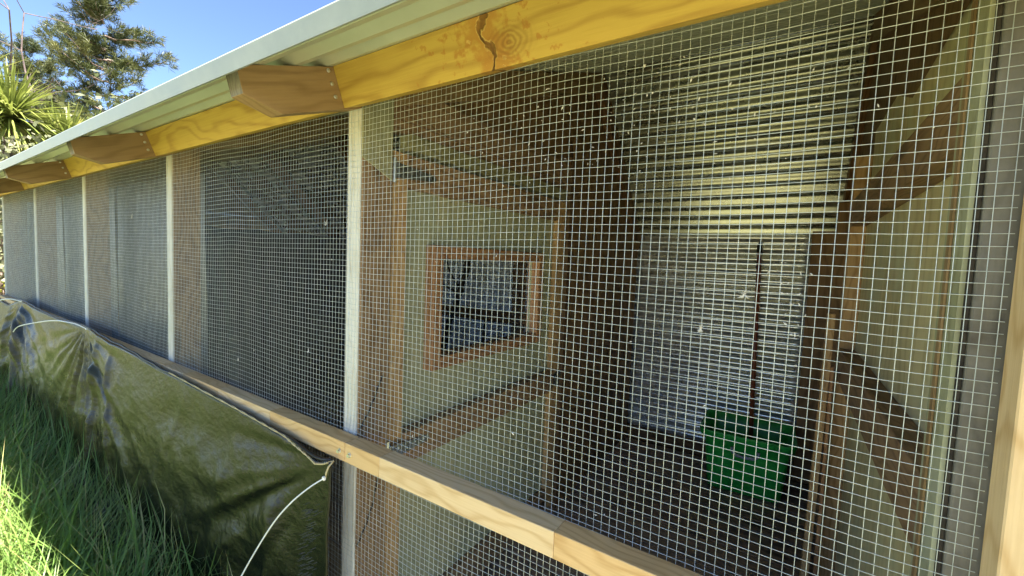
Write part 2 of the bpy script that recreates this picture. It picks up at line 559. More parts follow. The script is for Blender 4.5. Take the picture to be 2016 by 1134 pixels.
bp.inputs['Distance'].default_value = 0.015
L.new(hh, bp.inputs['Height'])
L.new(bp.outputs[0], b.inputs['Normal'])
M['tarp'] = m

# window pane: clear acrylic
m, nt, b = new_mat('clear_acrylic')
L = nt.links
tr = N(nt, 'ShaderNodeBsdfTransparent')
tr.inputs[0].default_value = (0.98, 0.985, 0.985, 1)
gl = N(nt, 'ShaderNodeBsdfGlossy')
gl.inputs['Roughness'].default_value = 0.03
lw = N(nt, 'ShaderNodeLayerWeight')
fac = mathn(nt, 'ADD', mathn(nt, 'MULTIPLY', mathn(nt, 'POWER', lw.outputs['Facing'], 4.0), 0.5), 0.03)
mx = N(nt, 'ShaderNodeMixShader')
L.new(fac, mx.inputs[0])
L.new(tr.outputs[0], mx.inputs[1])
L.new(gl.outputs[0], mx.inputs[2])
L.new(mx.outputs[0], nt.nodes.get('Material Output').inputs['Surface'])
M['glass'] = m

# ------------------------------------------------------------------ ground
GZ = 0.12
gv, gf = [], []
xs = [-400, -120, -50, -25, -14, -9, -6, -4, -2, 0, 2, 5, 10, 25, 60, 150, 400]
ys = [-400, -120, -50, -25, -12, -6, -3, -1, 0, 2.5, 6, 12, 25, 60, 150, 400]
for y in ys:
    for x in xs:
        far = max(0, math.hypot(x, y) - 6)
        gv.append((x, y, GZ + (0.25 * math.sin(x * 0.13 + 1) * math.cos(y * 0.11) * min(1, far / 20))))
nx = len(xs)
for j in range(len(ys) - 1):
    for i in range(nx - 1):
        gf.append((j * nx + i, j * nx + i + 1, (j + 1) * nx + i + 1, (j + 1) * nx + i))
g = raw('ground', gv, gf, M['meadow'], smooth=True)
g['kind'] = 'structure'
g['label'] = 'grassy ground around the aviary'

# ------------------------------------------------------------------ the aviary
S = 1.072                        # bay length
PX = [-0.842 - S * i for i in range(5)]        # right faces of posts / rafters
TW = 0.045                       # timber thickness
ZR = 1.000                       # rail top
ZB = 1.745                       # beam underside
XR_WALL = 0.21                   # ply of right wall (interior face)
XEND = PX[4] - 0.02              # left end
XRIGHT = 1.30
YW = 2.20                        # back wall
ZF = 0.27                        # floor
SL = 0.37                        # front roof slope


def roof_z(y):                   # underside of front roof slope (= rafter top)
    return 1.834 + SL * (y + 0.045)


YRIDGE = 1.42
ZRIDGE = roof_z(YRIDGE)
ZEAVEB = 1.61

AV = empty('aviary', (-1.9, 0, GZ))
tag(AV, 'long timber-framed aviary with wire mesh front and ribbed metal roof', 'aviary')


def part_empty(name, loc):
    e = empty(name, (0, 0, 0))
    e.location = loc
    e.parent = AV
    e.matrix_parent_inverse = AV.matrix_basis.inverted()
    return e


def padopt(o, par=AV):
    o.parent = par
    o.matrix_parent_inverse = chain_inv(par)
    return o


# posts
for i, px in enumerate(PX):
    abox('post', px - TW, px, 0.0, 0.09, GZ - 0.1, 1.838, M['post'], AV)
    # brown side boards of the post (lining), proud behind the pale front edge
for i, px in enumerate(PX):
    abox('post_lining', px + 0.0005, px + 0.006, 0.004, 0.0895, ZF, 1.832, M['brown'], AV, axis=2, bev=0.0005)
abox('post', 0.163, 0.208, 0.002, 0.09, GZ - 0.1, 1.838, M['greytimber'], AV)
abox('post_lining', 0.155, 0.1625, 0.016, 0.088, ZF, ZB, M['greenpost'], AV, axis=2, bev=0.0005)
abox('post_lining', 0.1520, 0.1545, 0.054, 0.066, ZF, ZB, M['rafter'], AV, axis=2, bev=0.0005)
abox('post_lining', 0.1590, 0.1627, 0.0070, 0.0155, ZF, ZB, M['perch'], AV, axis=2, bev=0.0005)
abox('door_frame', 0.188, 0.282, -0.045, -0.004, GZ, ZB - 0.002, M['rail'], AV, axis=2)
abox('front_cladding', 0.284, XRIGHT, 0.0, 0.012, GZ, ZB, M['ply'], AV, axis=2)

# beams (blocking between rafters) and continuous top plate behind
bx = [XEND] + [p for p in reversed(PX)][0:0]
edges = [p for p in PX] + []
spans = []
spans.append((PX[0] + 0.0008, 0.2355 - TW))
for i in range(1, 5):
    spans.append((PX[i] + 0.0008, PX[i - 1] - TW - 0.0008))
spans.append((0.2360, XRIGHT))
for k, (a, b_) in enumerate(spans):
    # the beam sits square to the rafters, so it leans forward with the roof pitch
    e1, e2 = Vector((0, 1, SL)).normalized(), Vector((0, -SL, 1)).normalized()
    cb = Vector((0, -0.045, ZB)) + e1 * 0.022 + e2 * 0.0415
    board('beam', (a, cb.y, cb.z), (b_, cb.y, cb.z), 0.044, 0.083, M['beam_knot'] if k == 0 else M['beam'], AV, upv=e2, bev=0.001)

# rafters: chamfered tails in front, run up to the ridge
RAFX = PX + [0.2355, XRIGHT]


def rafter_front(xr):
    prof = [(-0.262, roof_z(-0.262)), (-0.250, roof_z(-0.262) - 0.046), (-0.178, 1.693), (-0.05, 1.742),
            (YRIDGE - 0.003, ZRIDGE - 0.095), (YRIDGE - 0.003, ZRIDGE - 0.001)]
    c = Vector((xr - TW / 2, 0.0, 1.75))
    n = len(prof)
    d = Vector((0, 1, SL)).normalized()         # grain runs along the slope: build in local frame
    mat4 = Matrix(((0, -1, 0, c.x), (d.y, 0, -d.z, c.y), (d.z, 0, d.y, c.z), (0, 0, 0, 1)))
    inv = mat4.inverted()
    vs = []
    for x in (xr - TW, xr):
        for (y, z) in prof: vs.append(inv @ Vector((x, y, z - 0.0012)))
    fs = [tuple(range(n)), tuple(range(2 * n - 1, n - 1, -1))]
    for i in range(n): fs.append((i, (i + 1) % n + 0, (i + 1) % n + n, i + n)[::-1])
    bm = bmesh.new()
    bv = [bm.verts.new(v) for v in vs]
    for f_ in fs: bm.faces.new([bv[i] for i in f_])
    bmesh.ops.recalc_face_normals(bm, faces=bm.faces)
    bmesh.ops.bevel(bm, geom=list(bm.edges), offset=0.0007, segments=1, affect='EDGES')
    me = bpy.data.meshes.new('rafter')
    bm.to_mesh(me)
    bm.free()
    me.materials.append(M['rafter'])
    me.materials.append(M['greytimber'])
    for p_ in me.polygons:
        if (mat4.to_3x3() @ p_.normal).y < -0.85: p_.material_index = 1
    o = bpy.data.objects.new('rafter', me)
    COL.objects.link(o)
    o.matrix_world = mat4
    padopt(o)
    return o


rafters = [rafter_front(x) for x in RAFX]
rb0 = Vector((0, YRIDGE + 0.03, ZRIDGE - 0.08))
for x in RAFX:
    p0 = Vector((x - TW / 2, YRIDGE + 0.004, ZRIDGE - 0.05))
    p1 = Vector((x - TW / 2, YW - 0.004, ZEAVEB - 0.05))
    board('back_rafter', p0, p1, TW, 0.09, M['darkwood'], AV, upv=(0, 1, 1))
# screws in the rafter tails (heads on the right face)
for x in PX[:3]:
    for (yy, zz) in ((-0.084, 1.810), (-0.075, 1.786), (-0.066, 1.762)):
        vs, fs = tube_data([(x - 0.004, yy, zz), (x + 0.0022, yy, zz), (x + 0.0032, yy, zz)], [0.0042, 0.0042, 0.0028], 8)
        raw('screw', vs, fs, M['zinc'], None, smooth=False)
        padopt(bpy.context.scene.objects[-1] if False else COL.objects[-1])


# corrugated sheets -------------------------------------------------
def prof_trap(n, pitch, h):
    pts = []
    a = pitch * 0.22
    s = (pitch - 2 * a) / 2
    for i in range(n):
        o = i * pitch
        pts += [(o, 0), (o + a, 0), (o + a + s, h), (o + 2 * a + s, h)]
    pts.append((n * pitch, 0))
    return pts


def prof_sine(n, pitch, h, k=10):
    return [(i * pitch / k, h * 0.5 * (1 - math.cos(2 * math.pi * i / k))) for i in range(n * k + 1)]


def sheet(name, prof, x0, x1, org, sdir, ndir, mat, parent, t=0.0009, smooth=False, nseg=1, wob=0.0):
    """profile (s,h) swept along X: point = org + s*sdir + h*ndir; a real thickness t along ndir."""
    org, sdir, ndir = Vector(org), Vector(sdir).normalized(), Vector(ndir).normalized()
    n = len(prof)
    vs, fs = [], []
    xs_ = [x0 + (x1 - x0) * i / nseg for i in range(nseg + 1)]
    c = Vector(((x0 + x1) / 2, org.y, org.z))
    for x in xs_:
        for lay in (0, 1):
            for (s, h) in prof:
                w = wob * math.sin(x * 3.1 + s * 4.0)
                p = org + sdir * s + ndir * (h + lay * t + w)
                vs.append((x - c.x, p.y - c.y, p.z - c.z))
    m_ = 2 * n
    for i in range(nseg):
        a, b_ = i * m_, (i + 1) * m_
        for j in range(n - 1):
            fs.append((a + j, a + j + 1, b_ + j + 1, b_ + j))
            fs.append((a + n + j, b_ + n + j, b_ + n + j + 1, a + n + j + 1))
        fs.append((a, b_, b_ + n, a + n))
        fs.append((a + n - 1, a + 2 * n - 1, b_ + 2 * n - 1, b_ + n - 1))
    for e in (0, nseg):
        a = e * m_
        for j in range(n - 1):
            fs.append((a + j, a + n + j, a + n + j + 1, a + j + 1))
    o = raw(name, vs, fs, mat, None, c, smooth=False)
    if smooth:
        o.data.polygons.foreach_set('use_smooth', [True] * len(o.data.polygons))
        for e_ in o.data.edges: pass
    padopt(o, parent)
    return o


ROOF = part_empty('roof', (-1.9, YRIDGE, ZRIDGE))
d_f = Vector((0, 1, SL)).normalized()
n_f = Vector((0, -SL, 1)).normalized()
PITCH_R = 0.076
E0 = Vector((0, -0.300, roof_z(-0.300) + 0.0005))
for k in range(3):
    nrib = 8
    pr = prof_trap(nrib + (1 if k < 2 else 0), PITCH_R, 0.020)
    if k == 0:
        # turned-down lip at the eave
        pr = [(0.002, 0.0002), (0.026, 0.0005), (0.042, 0.020), (0.057, 0.020)] + [(s, h) for (s, h) in pr if s >= PITCH_R - 1e-6]
    sheet('roof_sheet', pr, XEND - 0.12, XRIGHT + 0.1, E0 + d_f * (k * nrib * PITCH_R * 0.999) + n_f * (0.0011 * (k % 2)), d_f, n_f, M['roof_front'], ROOF, nseg=30, wob=0.0006)
sheet('edge_flashing', [(0.004, -0.0235), (-0.0015, -0.0235), (0.0, 0.0012), (0.05, 0.0042)], XEND - 0.125, XRIGHT + 0.105, E0, d_f, n_f, M['flash'], ROOF, nseg=30, wob=0.0006)
d_b = Vector((0, YW - YRIDGE, ZEAVEB - ZRIDGE)).normalized()
n_b = Vector((0, -d_b.z, d_b.y))
Lb = Vector((0, YW - YRIDGE, ZEAVEB - ZRIDGE)).length
for k in range(2):
    nrib = 8
    sheet('roof_sheet', prof_sine(nrib + 1 + k, 0.071, 0.020, 14), XEND - 0.12, XRIGHT + 0.1,
          Vector((0, YRIDGE, ZRIDGE)) + d_b * (k * nrib * 0.071 * 0.999) + n_b * (0.0005 + 0.0011 * k), d_b, n_b, M['roof'], ROOF, nseg=20, wob=0.0006, smooth=True)
cap = raw('ridge_cap', [(XEND - .13, YRIDGE - .12, ZRIDGE - .006), (XEND - .13, YRIDGE, ZRIDGE + .05), (XEND - .13, YRIDGE + .12, ZRIDGE - .08),
                        (XRIGHT + .11, YRIDGE - .12, ZRIDGE - .006), (XRIGHT + .11, YRIDGE, ZRIDGE + .05), (XRIGHT + .11, YRIDGE + .12, ZRIDGE - .08)],
          [(0, 1, 4, 3), (1, 2, 5, 4)], M['roof'])
mm = cap.modifiers.new('thickness', 'SOLIDIFY')
mm.thickness = 0.001
padopt(cap, ROOF)

# back wall: small-pitch corrugated sheets on studs
BW = part_empty('back_wall', (-1.9, YW, ZF))
WP = 0.062
nw = int((ZEAVEB - 0.345) / WP) + 1
for (a, b_, off) in ((-0.885, 0.105, 0.0), (-1.96, -0.862, 0.0015), (-3.01, -1.94, 0.0), (-5.2, -2.98, 0.0015)):
    sheet('wall_sheet', prof_sine(nw, WP, 0.0150, 16), a, b_, (0, YW + 0.012 + off, 0.345), (0, 0, 1), (0, -1, 0), M['corr'] if a > -0.9 else M['corr_brightened'], BW, t=0.0006, smooth=True, nseg=14, wob=0.0008)
sheet('wall_sheet', prof_sine(nw, WP, 0.0150, 8), 0.084, XRIGHT, (0, YW + 0.04, 0.345), (0, 0, 1), (0, -1, 0), M['corr'], BW, t=0.0006, smooth=True)
abox('light_block_board', XEND - 0.08, XRIGHT, YW + 0.035, YW + 0.075, 1.47, 1.585, M['darkwood'], BW, axis=0)  # unseen board added to block light leaking in under the back eave
abox('bottom_plate', XEND, XRIGHT, YW - 0.005, YW + 0.04, ZF - 0.1, 0.352, M['darkwood'], BW, axis=0)
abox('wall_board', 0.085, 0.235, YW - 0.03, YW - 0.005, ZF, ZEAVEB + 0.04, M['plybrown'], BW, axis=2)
# studs and girt of the next room's back wall, seen through the door window
abox('girt', -3.0, -0.93, YW - 0.055, YW - 0.008, 0.93, 1.02, M['darkwood'], BW, axis=0)
abox('wall_stud', -1.80, -1.71, YW - 0.06, YW - 0.009, ZF, 0.928, M['rafter'], BW, axis=2)
abox('wall_stud', -1.80, -1.71, YW - 0.06, YW - 0.009, 1.022, ZEAVEB, M['darkwood'], BW, axis=2)

# floor of deck boards running along the aviary
FL = part_empty('floor', (-1.9, 1.1, ZF))
yb = 0.10
k = 0
while yb < YW - 0.03:
    w = 0.088
    dz = random.uniform(-0.0015, 0.0015)
    abox('floor_board', XEND + 0.05, 0.205 if k % 2 else 0.2045, yb, yb + w, ZF - 0.022 + dz, ZF + dz, M['deck'], FL, axis=0, bev=0.003)
    yb += w + random.uniform(0.005, 0.008)
    k += 1
abox('floor_joist', XEND, XRIGHT, 0.0915, 0.14, ZF - 0.115, ZF - 0.026, M['darkwood'], FL, axis=0)
abox('base_board', XEND, 0.16, -0.018, -0.0045, GZ - 0.05, ZF + 0.03, M['darkwood'], AV, axis=0)

# ------------------------------------------------------------------ right wall (interior lining, studs, nogs)
RW = part_empty('right_wall', (XR_WALL, 1.1, ZF))
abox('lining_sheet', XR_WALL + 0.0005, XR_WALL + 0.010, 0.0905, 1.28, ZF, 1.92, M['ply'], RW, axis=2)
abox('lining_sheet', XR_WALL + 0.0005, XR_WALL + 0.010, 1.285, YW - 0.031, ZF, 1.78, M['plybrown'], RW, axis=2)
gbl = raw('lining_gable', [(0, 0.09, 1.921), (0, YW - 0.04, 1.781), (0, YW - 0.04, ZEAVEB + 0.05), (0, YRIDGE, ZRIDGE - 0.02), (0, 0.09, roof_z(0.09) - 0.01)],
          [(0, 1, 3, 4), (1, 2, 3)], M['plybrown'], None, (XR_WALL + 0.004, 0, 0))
mm = gbl.modifiers.new('thickness', 'SOLIDIFY')
mm.thickness = 0.009
padopt(gbl, RW)
abox('stud', 0.165, XR_WALL, 1.275, 1.365, ZF, 1.84, M['tanstud'], RW)
abox('nog', 0.1655, XR_WALL, 0.0905, 1.274, 1.596, 1.686, M['brown'], RW, axis=1)
abox('nog', 0.1655, XR_WALL, 0.0905, 1.274, 1.055, 1.163, M['brown'], RW, axis=1)
abox('corner_stud', 0.165, XR_WALL, 1.80, 1.89, ZF, 1.75, M['plybrown'], RW)

# ------------------------------------------------------------------ cross wall with the door (plane X = -0.85)
CW = part_empty('cross_wall', (-0.87, 1.1, ZF))
XF = -0.850                                    # face towards us
abox('lintel', XF - 0.040, XF, 0.0915, 1.13, 1.775, 1.862, M['brown'], CW, axis=1)
abox('stop_strip', XF - 0.030, XF + 0.012, 0.150, 1.06, 1.700, 1.742, M['strip'], CW, axis=1)
abox('infill_strip', XF - 0.034, XF - 0.006, 0.0915, 1.06, 1.7425, 1.7745, M['brown'], CW, axis=1)
abox('jamb', XF - 0.040, XF + 0.002, 1.078, 1.123, ZF, 1.7745, M['brown'], CW)
abox('jamb', XF - 0.0405, XF - 0.002, 1.1235, 1.168, ZF, 1.9, M['darkwood'], CW)
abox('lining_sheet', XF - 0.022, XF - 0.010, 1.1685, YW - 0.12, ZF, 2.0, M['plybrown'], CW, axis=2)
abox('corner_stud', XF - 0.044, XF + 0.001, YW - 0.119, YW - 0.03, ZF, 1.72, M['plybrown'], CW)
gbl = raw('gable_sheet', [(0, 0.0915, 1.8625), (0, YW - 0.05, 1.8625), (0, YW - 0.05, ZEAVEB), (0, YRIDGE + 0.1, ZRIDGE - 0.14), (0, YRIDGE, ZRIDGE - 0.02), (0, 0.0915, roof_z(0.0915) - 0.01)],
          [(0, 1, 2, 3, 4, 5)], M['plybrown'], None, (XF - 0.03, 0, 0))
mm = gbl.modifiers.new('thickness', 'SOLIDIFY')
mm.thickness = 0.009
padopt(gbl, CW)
gus = raw('gusset_plate', [(0, 0.0, 1.650), (0, 0.085, 1.612), (0, 0.088, 1.828), (0, 0.0, 1.828)], [(0, 1, 2, 3)], M['plydoor'], None, (PX[0] + 0.009, 0, 0))
mm = gus.modifiers.new('thickness', 'SOLIDIFY')
mm.thickness = 0.004
padopt(gus, AV)
gus.location.y += 0.0

# door ---------------------------------------------------------------
DR = part_empty('door', (XF, 0.1, ZF))
DY0, DY1 = 0.102, 1.072
DZ0, DZ1 = 0.315, 1.690
fx0, fx1 = XF - 0.020, XF + 0.004             # framing of the door stands proud of its panel
# plywood panel with a window hole: four pieces round the opening
WY0, WY1, WZ0, WZ1 = 0.285, 0.845, 1.140, 1.425
px0, px1 = XF - 0.030, XF - 0.0205
abox('door_panel', px0, px1, DY0 + 0.002, WY0, DZ0, DZ1, M['plydoor'], DR, axis=2, bev=0.0004)
abox('door_panel', px0, px1, WY1, DY1 - 0.002, DZ0, DZ1, M['plydoor'], DR, axis=2, bev=0.0004)
abox('door_panel', px0, px1, WY0, WY1, WZ1, DZ1, M['plydoor'], DR, axis=2, bev=0.0004)
abox('door_panel', px0, px1, WY0, WY1, DZ0, WZ0, M['plydoor'], DR, axis=2, bev=0.0004)
abox('stile', fx0, fx1, DY0, DY0 + 0.048, DZ0, DZ1, M['tanstud'], DR)
abox('stile', fx0, fx1, DY1 - 0.062, DY1, DZ0, DZ1, M['tanstud'], DR)
abox('door_rail', fx0, fx1 - 0.001, DY0 + 0.0485, DY1 - 0.0625, DZ1 - 0.085, DZ1, M['brown'], DR, axis=1)
abox('door_rail', fx0, fx1 + 0.012, DY0 + 0.0485, DY1 - 0.0625, 0.868, 0.955, M['brown'], DR, axis=1)
abox('door_rail', fx0, fx1 - 0.001, DY0 + 0.0485, DY1 - 0.0625, DZ0, DZ0 + 0.10, M['brown'], DR, axis=1)
# window frame with mitred look
wf = 0.037
for (a, b_, c_, d_) in ((WY0 - wf, WY0, WZ0 - wf, WZ1 + wf), (WY1, WY1 + wf, WZ0 - wf, WZ1 + wf)):
    abox('window_frame', fx0 - 0.018, fx1 + 0.010, a, b_, c_, d_, M['orange'], DR)
abox('window_frame', fx0 - 0.018, fx1 + 0.009, WY0 + 0.0004, WY1 - 0.0004, WZ1, WZ1 + wf, M['orange'], DR, axis=1)
abox('window_frame', fx0 - 0.018, fx1 + 0.009, WY0 + 0.0004, WY1 - 0.0004, WZ0 - wf, WZ0, M['orange'], DR, axis=1)
abox('window_pane', fx0 - 0.006, fx0 - 0.003, WY0 + 0.0008, WY1 - 0.0008, WZ0 + 0.0008, WZ1 - 0.0008, M['glass'], DR, axis=1, bev=0)


def t_hinge(zc, matl, matk, lab):
    mb = MB()
    y0 = DY0 - 0.004
    # upright leaf on the post side
    v = [(XF + 0.006, y0 - 0.016, zc - 0.028), (XF + 0.006, y0, zc - 0.028), (XF + 0.006, y0, zc + 0.028), (XF + 0.006, y0 - 0.016, zc + 0.028)]
    v += [(XF + 0.009, *p[1:]) for p in v]
    mb.add(v, [(0, 1, 2, 3), (7, 6, 5, 4), (0, 4, 5, 1), (1, 5, 6, 2), (2, 6, 7, 3), (3, 7, 4, 0)])
    # tapered strap on the door
    v = [(XF + 0.017, y0 + 0.002, zc - 0.019), (XF + 0.017, y0 + 0.135, zc - 0.008), (XF + 0.017, y0 + 0.143, zc), (XF + 0.017, y0 + 0.135, zc + 0.008), (XF + 0.017, y0 + 0.002, zc + 0.019)]
    v += [(XF + 0.020, *p[1:]) for p in v]
    mb.add(v, [(0, 1, 2, 3, 4), (9, 8, 7, 6, 5), (0, 5, 6, 1), (1, 6, 7, 2), (2, 7, 8, 3), (3, 8, 9, 4), (4, 9, 5, 0)])
    for (dy, dz) in ((0.03, 0.006), (0.06, -0.004), (0.09, 0.004), (0.122, 0)):
        a, f_ = tube_data([(XF + 0.0195, y0 + dy, zc + dz), (XF + 0.0225, y0 + dy, zc + dz)], 0.0035, 8)
        mb.add(a, f_)
    h = mb.build('hinge', matl)
    padopt(h, DR)
    a, f_ = tube_data([(XF + 0.011, y0 + 0.001, zc - 0.030), (XF + 0.011, y0 + 0.001, zc + 0.030)], 0.0048, 10)
    kn = raw('hinge_pin', a, f_, matk)
    padopt(kn, DR)
    if lab: h['label'] = lab


t_hinge(1.640, M['darkmetal'], M['zinc'], None)
t_hinge(0.918, M['zinc'], M['zinc'], None)
# latch: hasp plate, staple and small padlock on the far stile
mb = MB()
yl, zl = 1.045, 0.905
v = [(XF + 0.0042, yl - 0.03, zl + 0.012), (XF + 0.0042, yl + 0.055, zl + 0.012), (XF + 0.0042, yl + 0.055, zl + 0.034), (XF + 0.0042, yl - 0.03, zl + 0.034)]
v += [(XF + 0.0072, *p[1:]) for p in v]
mb.add(v, [(0, 1, 2, 3), (7, 6, 5, 4), (0, 4, 5, 1), (1, 5, 6, 2), (2, 6, 7, 3), (3, 7, 4, 0)])
arc = [(XF + 0.012, yl + 0.011 * math.cos(t), zl + 0.010 + 0.016 * math.sin(t)) for t in np.linspace(0, math.pi, 9)]
mb.add(*tube_data(arc, 0.003, 6))
v = [(XF + 0.004, yl - 0.016, zl - 0.022), (XF + 0.004, yl + 0.016, zl - 0.022), (XF + 0.004, yl + 0.016, zl + 0.012), (XF + 0.004, yl - 0.016, zl + 0.012)]
v += [(XF + 0.018, *p[1:]) for p in v]
mb.add(v, [(0, 1, 2, 3), (7, 6, 5, 4), (0, 4, 5, 1), (1, 5, 6, 2), (2, 6, 7, 3), (3, 7, 4, 0)])
lt = mb.build('latch', M['darkmetal'])
padopt(lt, DR)

# ------------------------------------------------------------------ front rails of finger-jointed blocks
joint_frac = {0: [0.0, 0.115, 0.53, 0.86, 1.0], 1: [0.0, 0.03, 0.18, 0.42, 0.70, 1.0], 2: [0, .3, .62, 1], 3: [0, .25, .7, 1], 4: [0, .5, 1]}
rail_spans = [(-0.8195, 0.187)] + [(-0.8205 - S * (i + 1) + 0.001, -0.8205 - S * i) for i in range(4)]
for k, (a, b_) in enumerate(rail_spans):
    if k == 4: b_ = b_
    RL = part_empty('front_rail', ((a + b_) / 2, -0.022, ZR - 0.02))
    fr_ = joint_frac[k]
    for j in range(len(fr_) - 1):
        x0 = a + (b_ - a) * fr_[j] + 0.00025
        x1 = a + (b_ - a) * fr_[j + 1] - 0.00025
        abox('rail_block', x0, x1, -0.045, -0.0045, ZR - 0.045, ZR, M['rail_dark'] if (j + k) % 2 == (0 if k == 0 else 1) else M['rail'], RL, axis=0, bev=0.0009)
    for sx in (a + 0.018, b_ - 0.018):
        if sx > 0.1 or (k >= 3): continue
        vs, fs = tube_data([(sx, -0.0445, ZR - 0.024), (sx, -0.0465, ZR - 0.024), (sx, -0.0466, ZR - 0.024), (sx, -0.0510, ZR - 0.024)], [0.0062, 0.0062, 0.0043, 0.0040], 6)
        s_ = raw('screw', vs, fs, M['zinc'])
        padopt(s_, RL)


# ------------------------------------------------------------------ welded wire mesh
CELL = 0.0127


def bulge(x, z, seed):
    # sag and puckering of the sheet between posts (metres: dy, dz)
    v = mnoise.noise(Vector((x * 2.6 + seed, z * 2.3, 1.7)))
    w = mnoise.noise(Vector((x * 4.2 + seed, z * 1.3, 9.1)))
    w2 = mnoise.noise(Vector((x * 11.0 + seed, z * 3.0, 4.1)))
    return 0.004 * v, 0.0055 * w + 0.0014 * w2


def wires(x0, x1, z0, z1, seed, pinz):
    """lists of polylines: verticals, horizontals"""
    vert, hor = [], []
    nv = int(round((x1 - x0) / CELL))
    nh = int(round((z1 - z0) / CELL))
    skew = random.uniform(-0.003, 0.003)

    def P(x, z, dy):
        edge = min(1.0, min(x - x0, x1 - x) / 0.10 + 0.15)
        ez = min(1.0, abs(z - pinz) / 0.12 + 0.1)
        a, b_ = bulge(x, z, seed)
        return (x + 0.0012 * mnoise.noise(Vector((x * 7 + seed, z * 3.1, 2.2))) + skew * (z - z0), -0.0035 + dy + min(0.0, a * edge * ez) * 0.5 + max(0, a * edge * ez), z + b_ * ez * edge)
    for i in range(nv + 1):
        x = x0 + i * CELL + random.gauss(0, 0.00022)
        vert.append([P(x, z0 + (z1 - z0) * k / 18, 0.0005) for k in range(19)])
    nseg = max(8, int((x1 - x0) / 0.03))
    for j in range(nh + 1):
        z = z0 + j * CELL + random.gauss(0, 0.00022)
        hor.append([P(x0 + (x1 - x0) * k / nseg, z, -0.0006) for k in range(nseg + 1)])
    return vert, hor


WR = 0.00041
bays = [(-0.872, 0.186)] + [(PX[i] - 0.024, PX[i - 1] - 0.0235) for i in range(1, 5)]
for k, (a, b_) in enumerate(bays):
    for lev, (z0, z1, pin) in enumerate(((0.968, 1.835, 0.985), (0.262, 0.996, 0.975))):
        e = part_empty('wire_mesh_panel', ((a + b_) / 2, 0, z0))
        vert, hor = wires(a, b_, z0, z1, k * 13.7 + lev * 5.1, pin)
        if k == 0:
            for pl in vert + hor:
                vs, fs = tube_data(pl, WR, 5, False)
                o = raw('wire', vs, fs, M['wire'], None, smooth=True)
                padopt(o, e)
        else:
            for nm, ls in (('upright_wires', vert), ('level_wires', hor)):
                mb = MB()
                for pl in ls: mb.add(*tube_data(pl, WR, 4, False))
                o = mb.build(nm, M['wire'], None, smooth=True)
                o['kind'] = 'stuff'
                padopt(o, e)

# end wall far left, end wall far right
abox('end_wall', XEND - 0.055, XEND - 0.045, 0.09, YW, GZ, 1.80, M['plybrown'], AV, axis=2)
abox('end_wall', XRIGHT - 0.012, XRIGHT - 0.002, 0.013, YW, GZ, 1.80, M['ply'], AV, axis=2)
for xx in (XEND - 0.05, XRIGHT - 0.007):
    gbl = raw('gable_sheet', [(0, 0.09, 1.801), (0, YW, 1.801), (0, YW, ZEAVEB + 0.02), (0, YRIDGE, ZRIDGE - 0.01), (0, 0.09, roof_z(0.09))],
              [(0, 1, 3, 4), (1, 2, 3)], M['plybrown'], None, (xx, 0, 0))
    mm = gbl.modifiers.new('thickness', 'SOLIDIFY')
    mm.thickness = 0.009
    padopt(gbl, AV)

# ------------------------------------------------------------------ hanging plastic sheets behind the mesh
def curtain(name, p0, p1, ztop, zbot, amp, seed, mat, label, nfold=7.0, cat='plastic sheet', group=None):
    p0, p1 = Vector(p0), Vector(p1)
    d = (p1 - p0)
    Ln = d.length
    t = d.normalized()
    nrm = Vector((-t.y, t.x, 0))
    nu, nv = 110, 36
    vs, fs = [], []
    c = (p0 + p1) / 2
    for j in range(nv + 1):
        v = j / nv
        for i in range(nu + 1):
            s = i / nu
            x = s * Ln
            drift = 0.09 * v * math.sin(seed + 3 * s)
            q = mnoise.noise(Vector(((x + drift) * nfold + seed * 3, v * 0.55, seed)))
            q2 = mnoise.noise(Vector(((x + drift * 2) * nfold * 2.7 + seed, v * 1.1, seed + 5)))
            fold = (1 - abs(q) * 2.2) * 0.8 + q2 * 0.5
            swag = mnoise.noise(Vector((x * 2, v * 5, seed + 11))) * 0.35
            z = ztop + (zbot - ztop) * v - 0.012 * math.sin(math.pi * ((x * 3.3) % 1)) * (1 - v)
            p = p0 + t * x + nrm * (amp * (fold + swag) * (0.35 + 0.65 * math.sin(math.pi * min(1, v * 0.9 + 0.1)) ** 0.5))
            vs.append((p.x - c.x, p.y - c.y, z - zbot))
    for j in range(nv):
        for i in range(nu):
            a = j * (nu + 1) + i
            fs.append((a, a + 1, a + nu + 2, a + nu + 1))
    o = raw(name, vs, fs, mat, None, (c.x, c.y, zbot), smooth=True)
    tag(o, label, cat, group)
    return o


curtain('plastic_sheet', (PX[2] - 0.02, 0.125, 0), (PX[1] - 0.05, 0.125, 0), 1.735, 0.30, 0.008, 1.3, M['polygrey'],
        'dusty dark plastic sheet behind the mesh bay next to the far black room', 5.0)
curtain('plastic_sheet', (PX[3] - 0.02, 0.125, 0), (PX[2] - 0.05, 0.125, 0), 1.735, 0.30, 0.010, 4.1, M['polygrey'],
        'plastic sheet with blue-grey creases behind second mesh bay from the far end', 6.0)
curtain('plastic_sheet', (PX[4] - 0.0, 0.125, 0), (PX[3] - 0.05, 0.125, 0), 1.735, 0.30, 0.014, 8.2, M['polygrey'],
        'pale creased plastic sheet behind the farthest mesh bay', 6.0)
curtain('plastic_sheet', (PX[2] + 0.10, 0.18, 0), (PX[2] + 0.10, YW - 0.07, 0), 1.56, 0.29, 0.028, 2.6, M['poly'],
        'shiny black polythene lining hung inside the dark bay left of the door', 4.0)

